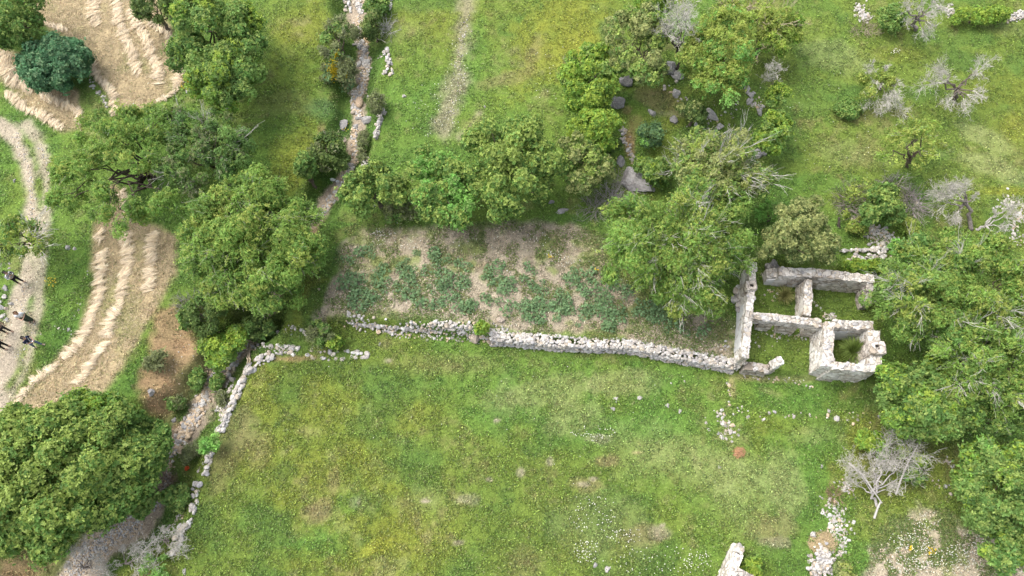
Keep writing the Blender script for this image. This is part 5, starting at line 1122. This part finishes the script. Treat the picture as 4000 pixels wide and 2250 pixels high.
# lime plaster still clinging to some faces
M_PLASTER = simple('lime_plaster', .9, .15, 3.5, .82, 1.12, .4, .03)
def plaster(parent, p, q, off, z0, z1, seed, label):
    rng = RS(seed); a = wpt(*p); b = wpt(*q); L = np.linalg.norm(b-a); t = (b-a)/L; s_ = np.array([t[1], -t[0]]); n = max(4, int(L/.14)); m = 10; mb = MB()
    us = np.linspace(0, L, n); top = z1+(fbm(us+seed, us*0, .5, 3, seed)-.5)*.45; bot = z0+(fbm(us+seed*3, us*0, .6, 3, seed+1)-.5)*.3
    V = np.zeros((2, n, m, 3))
    for i in range(n):
        for j in range(m):
            z = bot[i]+(top[i]-bot[i])*j/(m-1); e = off+.03*(1-(z-z0)/(z1-z0))+rng.normal(0, .004)
            for k in range(2): V[k, i, j] = (*(a+t*us[i]+s_*(e-.06*k*np.sign(off))), HZ+z)
    V = V.reshape(-1, 3)-HB; i0 = (np.arange(n-1)[:, None]*m+np.arange(m-1)[None]); Fq = np.stack([i0, i0+m, i0+m+1, i0+1], -1).reshape(-1, 4); N_ = n*m
    rim = np.concatenate([np.arange(n)*m, (n-1)*m+np.arange(1, m), (np.arange(n-2, -1, -1))*m+m-1, np.arange(m-2, 0, -1)]); r2 = np.roll(rim, -1)
    mb.add(V, [Fq, (Fq+N_)[:, ::-1], np.stack([rim, rim+N_, r2+N_, r2], -1)], (.60, .595, .58)); o = mb.build('plaster', M_PLASTER, parent); o['label'] = label
walls = [o for o in house.children if o.name.startswith('wall')]
find = lambda k: [o for o in walls if o.get('label', '').startswith(k)][0]
plaster(find('north wall of the small'), (1235,765,1.7), (1570,775,1.7), .225, -.2, 1.25, 851, 'white plaster inside the tower')
plaster(find('thick north wall'), (545,232,1.1), (900,222,1.4), .255, -.1, .75, 852, 'white plaster on the north room')
plaster(find('tall white west wall'), (352,520,1.8), (314,985,1.72), .185, -.3, 1.25, 853, 'white plaster on the outer west face')
plaster(find('plastered east wall'), (1648,860,1.8), (1668,1180,1.85), .30, 0, 1.3, 854, 'white plaster on the inner east face')
# flues
def flue(u, v, h, sx, sy, hole, htop, seed):
    rng = RS(seed); mb = MB(); c = wpt(u, v, htop); zt = HZ+htop
    n = 12
    def ringp(hx, hy, z, sq=.75):
        a = np.arange(n)*2*math.pi/n+.26; r = 1/np.maximum(np.abs(np.cos(a)), np.abs(np.sin(a)))**sq
        return np.stack([c[0]+hx*r*np.cos(a), c[1]+hy*r*np.sin(a), np.full(n, z)], 1)
    rings = [ringp(sx*1.02, sy*1.02, HZ-.5), ringp(sx, sy, zt-h), ringp(sx, sy, zt-.04), ringp(sx*.9, sy*.9, zt), ringp(hole*1.1, hole*1.1, zt), ringp(hole, hole, zt-.05), ringp(hole*.95, hole*.95, zt-.9)]
    V = np.concatenate(rings)+rng.normal(0, .012, (n*len(rings), 3)); i = np.arange(len(rings)-1)[:, None]*n+np.arange(n)[None]; j = np.arange(len(rings)-1)[:, None]*n+(np.arange(n)[None]+1) % n
    Fs = np.stack([i, j, j+n, i+n], -1).reshape(-1, 4); colr = np.tile([1.05, 1.0, .95], (len(V), 1)); 
    mb.add(V-HB, [Fs, (np.arange(n)+n*(len(rings)-1))[None]], colr)
    o = mb.build('flue', M_MASON, house)
    lining = MB(); Vs = np.concatenate([ringp(hole*.9, hole*.9, zt-.12), ringp(hole*.88, hole*.88, zt-.85)])-HB; ii_ = np.arange(n); jj_ = (ii_+1) % n
    lining.add(Vs, [np.stack([ii_, ii_+n, jj_+n, jj_], -1), (np.arange(n)+n)[None]], (.03, .028, .026)); lining.build('dark_lining', M_BARK, o)  # near-black inner sleeve and floor, set below the rim of the hole
flue(368, 358, .6, .27, .24, .085, 2.1, 821)
flue(1690, 1008, .8, .40, .34, .12, 2.2, 822)
# low hearth bulge on the outer face of the west wall
mb = MB(); rng = RS(830); q = wpt(228, 520, .5)
for k in range(60): put_rock(mb, rng, np.array([q[0]+rng.normal(0, .12), q[1]+rng.normal(0, .32), HZ+rng.uniform(-.1, .7)])-HB, .15*rng.uniform(.7, 1.3))
mb.build('buttress', M_STONE, house)
# tumbled stones at the north corner
mb = MB()
for k in range(26):
    q = wpt(575+rng.normal(0, 22), 165+rng.normal(0, 22), .5); put_rock(mb, rng, np.array([q[0], q[1], HZ+rng.uniform(0, 1.0)])-HB, .15*rng.uniform(.7, 1.3), (.27, .255, .24))
for k in range(12):
    q = wpt(470+rng.normal(0, 25), 260+rng.normal(0, 30), .1); put_rock(mb, rng, np.array([q[0], q[1], HZ+rng.uniform(0, .25)])-HB, .13*rng.uniform(.7, 1.3))
mb.build('fallen_masonry', M_STONE, house)
# second small ruin at the bottom edge
HB2 = at(2860, 2190); HZ2 = float(HB2[2])
ruin2 = empty('ruined_hut', HB2, 'corner of a small ruined hut with whitewashed wall, cut by the bottom edge', 'ruin')
def wp2(px, py, h): X, Y = unproj(px, py, HZ2+h); return np.array([float(X), float(Y)])
for (pts, th, sd_, tn, lb) in (([(2893,2128,.9),(2888,2165,1.35),(2866,2225,1.5),(2835,2300,1.5)], .34, 841, (1.25, 1.23, 1.2), 'whitewashed side wall'), ([(2880,2232,1.45),(2940,2262,1.45),(3010,2300,1.4)], .30, 842, (.92, .88, .85), 'end wall running out of the picture')):
    rng = RS(sd_); mb = MB(); st = MB()
    for p, q in zip(pts[:-1], pts[1:]):
        us, tops, a, t, s = wall_piece(mb, wp2(*p), wp2(*q), th, HZ2-.5, HZ2+p[2], HZ2+q[2], rng, tint=tn); cap_stones(st, rng, us, tops, a, t, s, th, .16, .8)
    w = mb.build('wall', M_MASON, ruin2); so = st.build('coping_stones', M_STONE, w); w['label'] = lb
    for o in (w, so): o.data.transform(Matrix.Translation(-Vector(HB2)))

# ------------------------------------------------------------------ odds and ends
def rod(name, label, cat, p, q, r0, r1, col, sub=None):
    rng = RS(3); B = p.copy(); mb = MB(); limb(mb, rng, p-B, q-B, r0, r1, 8, .012, 8, col); o = mb.build(name, M_BARK); o.location = Vector(B); return tag(o, label, cat)
rod('wooden_pole','left of two weathered poles bridging the gap at the top of the field wall','pole',at(966,1420,.35),at(972,1345,.45),.045,.035,(.30,.25,.18))
rod('wooden_pole','right of two weathered poles bridging the gap at the top of the field wall','pole',at(975,1418,.35),at(976,1340,.45),.045,.035,(.33,.27,.19))
rod('fallen_branch','thin pale branch lying across the foot of the two poles','branch',at(940,1371,.3),at(1000,1366,.3),.025,.015,(.24,.19,.13))
rod('wooden_pole','pale leaning pole standing behind the bramble mound','pole',at(3503,732),at(3527,690,.9),.03,.022,(.52,.47,.36))
rod('fallen_branch','curved bare branch on the right bank of the upper stream','branch',at(1448,140,.5),at(1508,165,.4),.02,.012,(.40,.37,.32))
rod('tree_stump','dark leaning dead stem left of the stone mound','tree stump',at(3276,888),at(3278,850,.5),.09,.05,(.10,.085,.07))
def rag(name, label, cat, px, py, rx, ry, h, col, seed):
    rng = RS(seed); n = 16; m = mpp(px, py); B = at(px, py); u = np.linspace(-1, 1, n); X, Y = np.meshgrid(u, u)
    sc = 1/np.maximum(1, np.hypot(X, Y)); e = 1+.25*(fbm(X+5, Y+5, .7, 2, seed)-.5)
    Xw = X*sc*rx*m*e; Yw = Y*sc*ry*m*e; r = np.hypot(X*sc, Y*sc)
    Z = h*(1-r**2)*(.4+1.2*fbm(X*2+seed, Y*2, .7, 3, seed))+.02
    G = np.stack([Xw, Yw, Z+height(B[0]+Xw, B[1]+Yw)-B[2]], -1); Gb = G.copy(); Gb[..., 2] -= .025
    i0 = np.arange(n-1)[:, None]*n+np.arange(n-1)[None]; Fq = np.stack([i0, i0+1, i0+n+1, i0+n], -1).reshape(-1, 4)
    mb = MB(); mb.add(G.reshape(-1, 3), Fq, col); mb.add(Gb.reshape(-1, 3), Fq[:, ::-1], col)
    m_, nt, b = mat(name+'_cloth', .75, .2); c, nn = noise_mul(nt, attr_col(nt), 12, .75, 1.2); nt.links.new(c, b.inputs['Base Color'])
    o = mb.build(name, m_, None, None, True); o.location = Vector(B); return tag(o, label, cat)
rag('orange_rag','crumpled orange rag lying in the gully','rag',731,1829,10,10,.14,(.62,.10,.03),51)
rag('blue_bag','crumpled dark blue plastic bag caught in the fallen tree','bag',3571,1795,10,8,.30,(.02,.10,.16),52)
rag('white_bag','torn white plastic sheet beside the wide dark shrub at the stream','plastic sheet',1300,703,12,6,.15,(.75,.75,.76),53)
rag('white_bag','scrap of white plastic right of the torn sheet by the stream','plastic sheet',1318,709,8,5,.1,(.70,.71,.73),54)
# dead grass patches
def dry_patch(label, px, py, rx, ry, n, seed, col):
    rng = RS(seed); a = rng.uniform(0, 6.28, n); r = np.sqrt(rng.rand(n)); P = at(px+rx*r*np.cos(a), py+ry*r*np.sin(a)); P[:, 2] += rng.uniform(.02, .16, n)*(1.2-r)
    mb = MB(); U = rng.normal(size=(n, 3)); U[:, 2] *= .25; N = rng.normal(size=(n, 3))*.3; N[:, 2] += 1
    leaves(mb, P, U, N, rng.uniform(.15, .4, n), rng.uniform(.01, .02, n), np.array(col)*rng.uniform(.7, 1.3, (n, 1)))
    B = at(px, py); o = mb.build('dry_grass', M_STRAW, None, B); tag(o, label, 'dry grass')
dry_patch('matted patch of dry yellow grass on top of the stone heap at the bottom edge',3215,2120,58,42,2600,61,(.42,.33,.19))
dry_patch('round orange-brown tuft of dead grass in the lower right meadow',2886,1768,22,18,700,62,(.42,.24,.13))

# ------------------------------------------------------------------ people on the dirt track
def flat_mat(name, col, rough=.8):
    m, nt, b = mat(name, rough, .2); a = nd(nt, 'ShaderNodeRGB'); a.outputs[0].default_value = (*col, 1)
    c, n = noise_mul(nt, a.outputs[0], 18, .8, 1.15); nt.links.new(c, b.inputs['Base Color']); bump(nt, b, n.outputs[0], .3, .02); return m
def check_mat(name):
    m, nt, b = mat(name, .85, .15); tc = nd(nt, 'ShaderNodeTexCoord'); ck = nd(nt, 'ShaderNodeTexChecker', Scale=13.0)
    ck.inputs[1].default_value = (.62, .62, .62, 1); ck.inputs[2].default_value = (.02, .02, .025, 1)
    nt.links.new(tc.outputs['Object'], ck.inputs[0]); nt.links.new(ck.outputs[0], b.inputs['Base Color']); return m
M_SKIN = flat_mat('skin', (.50, .31, .22), .55); M_HAIR = flat_mat('hair', (.025, .02, .018), .6); M_HAIRB = flat_mat('brown_hair', (.12, .06, .03), .6)
def skin_mesh(name, J, E, root, material, sub=1):
    """J: dict name -> (pos, radius); E: edges; grown with a Skin modifier and frozen"""
    names = list(J); idx = {k: i for i, k in enumerate(names)}
    me = bpy.data.meshes.new(name); me.from_pydata([J[k][0] for k in names], [(idx[a], idx[b]) for a, b in E], [])
    o = bpy.data.objects.new(name, me); COL.objects.link(o)
    sk = o.modifiers.new('skin', 'SKIN'); sk.use_smooth_shade = True
    for k in names:
        r = J[k][1]; r = r if isinstance(r, tuple) else (r, r)
        me.skin_vertices[0].data[idx[k]].radius = r; me.skin_vertices[0].data[idx[k]].use_root = (k == root)
    ss = o.modifiers.new('sub', 'SUBSURF'); ss.levels = sub; ss.render_levels = sub
    dg = bpy.context.evaluated_depsgraph_get(); new = bpy.data.meshes.new_from_object(o.evaluated_get(dg)); new.name = name
    bpy.data.objects.remove(o); new.materials.clear(); new.materials.append(material); return new
def person(label, px, py, face_deg, top, trousers, shoe, hair, stride=.22, arms='front', lean=0., sleeve='short', skirt=False, height_m=1.74):
    s = height_m/1.74; base = at(px, py); root = empty('person', base, label, 'person'); root.rotation_euler = (0, 0, math.radians(face_deg)); root.scale = (.8, .8, .8)
    Vv = lambda x, y, z: (s*(x+lean*max(0, z-.95)), s*y, s*z)
    J = {'pelvis': (Vv(0, 0, .94), (.15, .11)), 'waist': (Vv(.01, 0, 1.10), (.13, .10)), 'chest': (Vv(.015, 0, 1.30), (.16, .115)), 'neckb': (Vv(0, 0, 1.45), (.075, .07)), 'neck': (Vv(.01, 0, 1.52), .052),
         'jaw': (Vv(.035, 0, 1.575), (.062, .07)), 'skull': (Vv(.02, 0, 1.655), (.078, .093)), 'crown': (Vv(.0, 0, 1.715), (.06, .07)), 'nose': (Vv(.125, 0, 1.625), .012)}
    E = [('pelvis','waist'),('waist','chest'),('chest','neckb'),('neckb','neck'),('neck','jaw'),('jaw','skull'),('skull','crown'),('skull','nose')]
    for sg, nm in ((1, 'l'), (-1, 'r')):
        fx = stride*sg
        J.update({'hip'+nm: (Vv(.0, .10*sg, .88), .092), 'knee'+nm: (Vv(fx*.55+.03, .11*sg, .49), .058), 'ank'+nm: (Vv(fx, .12*sg, .09), .04), 'heel'+nm: (Vv(fx-.03, .12*sg, .04), .035), 'toe'+nm: (Vv(fx+.17, .14*sg, .03), .03),
                  'sho'+nm: (Vv(.0, .19*sg, 1.40), .06), 'ear'+nm: (Vv(.015, .088*sg, 1.64), .014)})
        if arms == 'front': el = (.05, .25*sg, 1.14); wr = (.25, .12*sg, 1.12); hd = (.32, .06*sg, 1.13)
        elif arms == 'phone': el = (.10, .25*sg, 1.18); wr = (.26, .10*sg, 1.38); hd = (.29, .06*sg, 1.45)
        else: el = (-.02, .27*sg, 1.12); wr = (.05, .27*sg, .88); hd = (.08, .26*sg, .80)
        J.update({'elb'+nm: (Vv(*el), .042), 'wri'+nm: (Vv(*wr), .029), 'palm'+nm: (Vv(*hd), (.040, .02))})
        E += [('pelvis','hip'+nm),('hip'+nm,'knee'+nm),('knee'+nm,'ank'+nm),('ank'+nm,'heel'+nm),('ank'+nm,'toe'+nm),('chest','sho'+nm),('sho'+nm,'elb'+nm),('elb'+nm,'wri'+nm),('wri'+nm,'palm'+nm),('skull','ear'+nm)]
        d = np.array(hd)-np.array(wr); d /= np.linalg.norm(d); lat = np.array([0, 1., 0])-d*d[1]; lat /= np.linalg.norm(lat); dn = np.cross(d, lat)*sg
        for f, (o_, ln) in enumerate(((-.030, .060), (-.010, .072), (.010, .068), (.030, .052))):
            p0 = np.array(hd)+lat*o_+d*.035; p1 = p0+d*ln*.55-dn*.012; p2 = p1+d*ln*.35-dn*.028
            for q, (pp, rr_) in enumerate(((p0, .010), (p1, .0092), (p2, .008))): J[f'f{nm}{f}{q}'] = (Vv(*pp), rr_)
            E += [('palm'+nm, f'f{nm}{f}0'), (f'f{nm}{f}0', f'f{nm}{f}1'), (f'f{nm}{f}1', f'f{nm}{f}2')]
        t0 = np.array(hd)-lat*sg*.040-d*.01; t1 = t0-lat*sg*.018+d*.032; J['t0'+nm] = (Vv(*t0), .011); J['t1'+nm] = (Vv(*t1), .009); E += [('palm'+nm, 't0'+nm), ('t0'+nm, 't1'+nm)]
    link('body', skin_mesh('body', J, E, 'pelvis', M_SKIN), root)
    grow = lambda keys, g: {k: (J[k][0], tuple(r+g for r in J[k][1]) if isinstance(J[k][1], tuple) else J[k][1]+g) for k in keys}
    lo = 'elb' if sleeve == 'short' else 'wri'
    K = ['pelvis','waist','chest','neckb']; Es = [('pelvis','waist'),('waist','chest'),('chest','neckb')]
    for nm in 'lr':
        K += ['sho'+nm,'elb'+nm]+(['wri'+nm] if lo == 'wri' else []); Es += [('chest','sho'+nm),('sho'+nm,'elb'+nm)]+([('elb'+nm,'wri'+nm)] if lo == 'wri' else [])
    G = grow(K, .018)
    if sleeve == 'short':
        for nm in 'lr': a = np.array(G['sho'+nm][0]); b = np.array(G['elb'+nm][0]); G['elb'+nm] = (tuple(a+(b-a)*.7), .062)
    link('shirt', skin_mesh('shirt', G, Es, 'chest', top), root)
    K = ['pelvis']+[a+nm for nm in 'lr' for a in ('hip','knee','ank')]; Es = [('pelvis','hip'+nm) for nm in 'lr']+[(a+nm, b+nm) for nm in 'lr' for a, b in (('hip','knee'),('knee','ank'))]
    G = grow(K, .03 if skirt else .016)
    if skirt:
        for nm in 'lr': G['knee'+nm] = (G['knee'+nm][0], .12); G['ank'+nm] = (G['ank'+nm][0], .11)
    link('trousers', skin_mesh('trousers', G, Es, 'pelvis', trousers), root)
    for nm in 'lr':
        G = grow(['heel'+nm, 'ank'+nm, 'toe'+nm], .014); G['ank'+nm] = ((np.array(G['ank'+nm][0])*.6+np.array(G['heel'+nm][0])*.4).tolist(), .05)
        link('shoe', skin_mesh('shoe', G, [('heel'+nm, 'ank'+nm), ('heel'+nm, 'toe'+nm)], 'heel'+nm, shoe), root)
    G = {'a': (Vv(-.02, 0, 1.66), (.092, .10)), 'b': (Vv(-.005, 0, 1.725), (.075, .085)), 'c': (Vv(-.045, 0, 1.60), (.07, .06))}
    link('hair', skin_mesh('hair', G, [('a', 'b'), ('a', 'c')], 'a', hair), root)
    V, Fc = ico(1)
    for sg in (1, -1):
        mb = MB(); mb.add(V*.012*s+np.array(Vv(.098, .032*sg, 1.645)), Fc, (.03, .025, .02)); mb.build('eye', M_BARK, root)
    return root
blk = flat_mat('black_cloth', (.012, .012, .014)); navy = flat_mat('navy_cloth', (.016, .022, .05)); jean = flat_mat('blue_denim', (.12, .16, .24)); white = flat_mat('white_cloth', (.72, .72, .74)); olive = flat_mat('olive_cloth', (.045, .06, .042)); whs = flat_mat('white_shoe', (.65, .65, .65))
p1 = person('person in a black and white checked shirt and black trousers standing on the track',84,1104,-25,check_mat('checked_cloth'),blk,blk,M_HAIR,.10,'phone',0.,'long')
p2 = person('person in a white top and long olive trousers leaning beside the grey stones',124,1254,-60,white,olive,blk,M_HAIRB,.05,'front',.12,'short',True)
p3 = person('person in a navy shirt, jeans and white shoes striding on the track',152,1351,-10,navy,jean,whs,M_HAIR,.22,'front',.05,'short')
p4 = person('person in dark clothes and brown shoes cut by the left edge, upper one',36,1297,-30,blk,flat_mat('charcoal_cloth', (.035, .03, .03)),flat_mat('brown_shoe', (.12, .07, .05)),M_HAIR,.10,'side')
p5 = person('person in black clothes at the left edge, lower one',28,1358,-10,blk,blk,blk,M_HAIR,.06,'side')
# white strap and paper of the striding person, held phone of the checked one
mb = MB(); tube(mb, [(.13, .10, 1.42), (.17, .03, 1.30), (.20, -.03, 1.18), (.22, -.05, 1.12)], .012, 6, (.7, .7, .7)); mb.build('strap', M_TWIG, p3)
def slab(name, label, cat, root, c, half, col):
    bm = bmesh.new(); bmesh.ops.create_cube(bm, size=2); bmesh.ops.scale(bm, vec=half, verts=bm.verts); bmesh.ops.bevel(bm, geom=bm.edges[:], offset=min(half)*.5, segments=2, affect='EDGES')
    me = bpy.data.meshes.new(name); bm.to_mesh(me); bm.free(); me.materials.append(flat_mat(name+'_surface', col, .5))
    M = Matrix.Translation(root.location) @ root.rotation_euler.to_matrix().to_4x4() @ Matrix.Scale(.8, 4); o = link(name, me, None, M @ Vector(c)); o.rotation_euler = root.rotation_euler; o.scale = root.scale; return tag(o, label, cat)
slab('phone', 'small white phone held by the striding person in jeans', 'phone', p3, (.34, 0, 1.16), (.05, .035, .008), (.7, .7, .72))
slab('phone', 'dark phone held up by the person in the checked shirt', 'phone', p1, (.31, 0, 1.50), (.006, .06, .04), (.03, .03, .03))
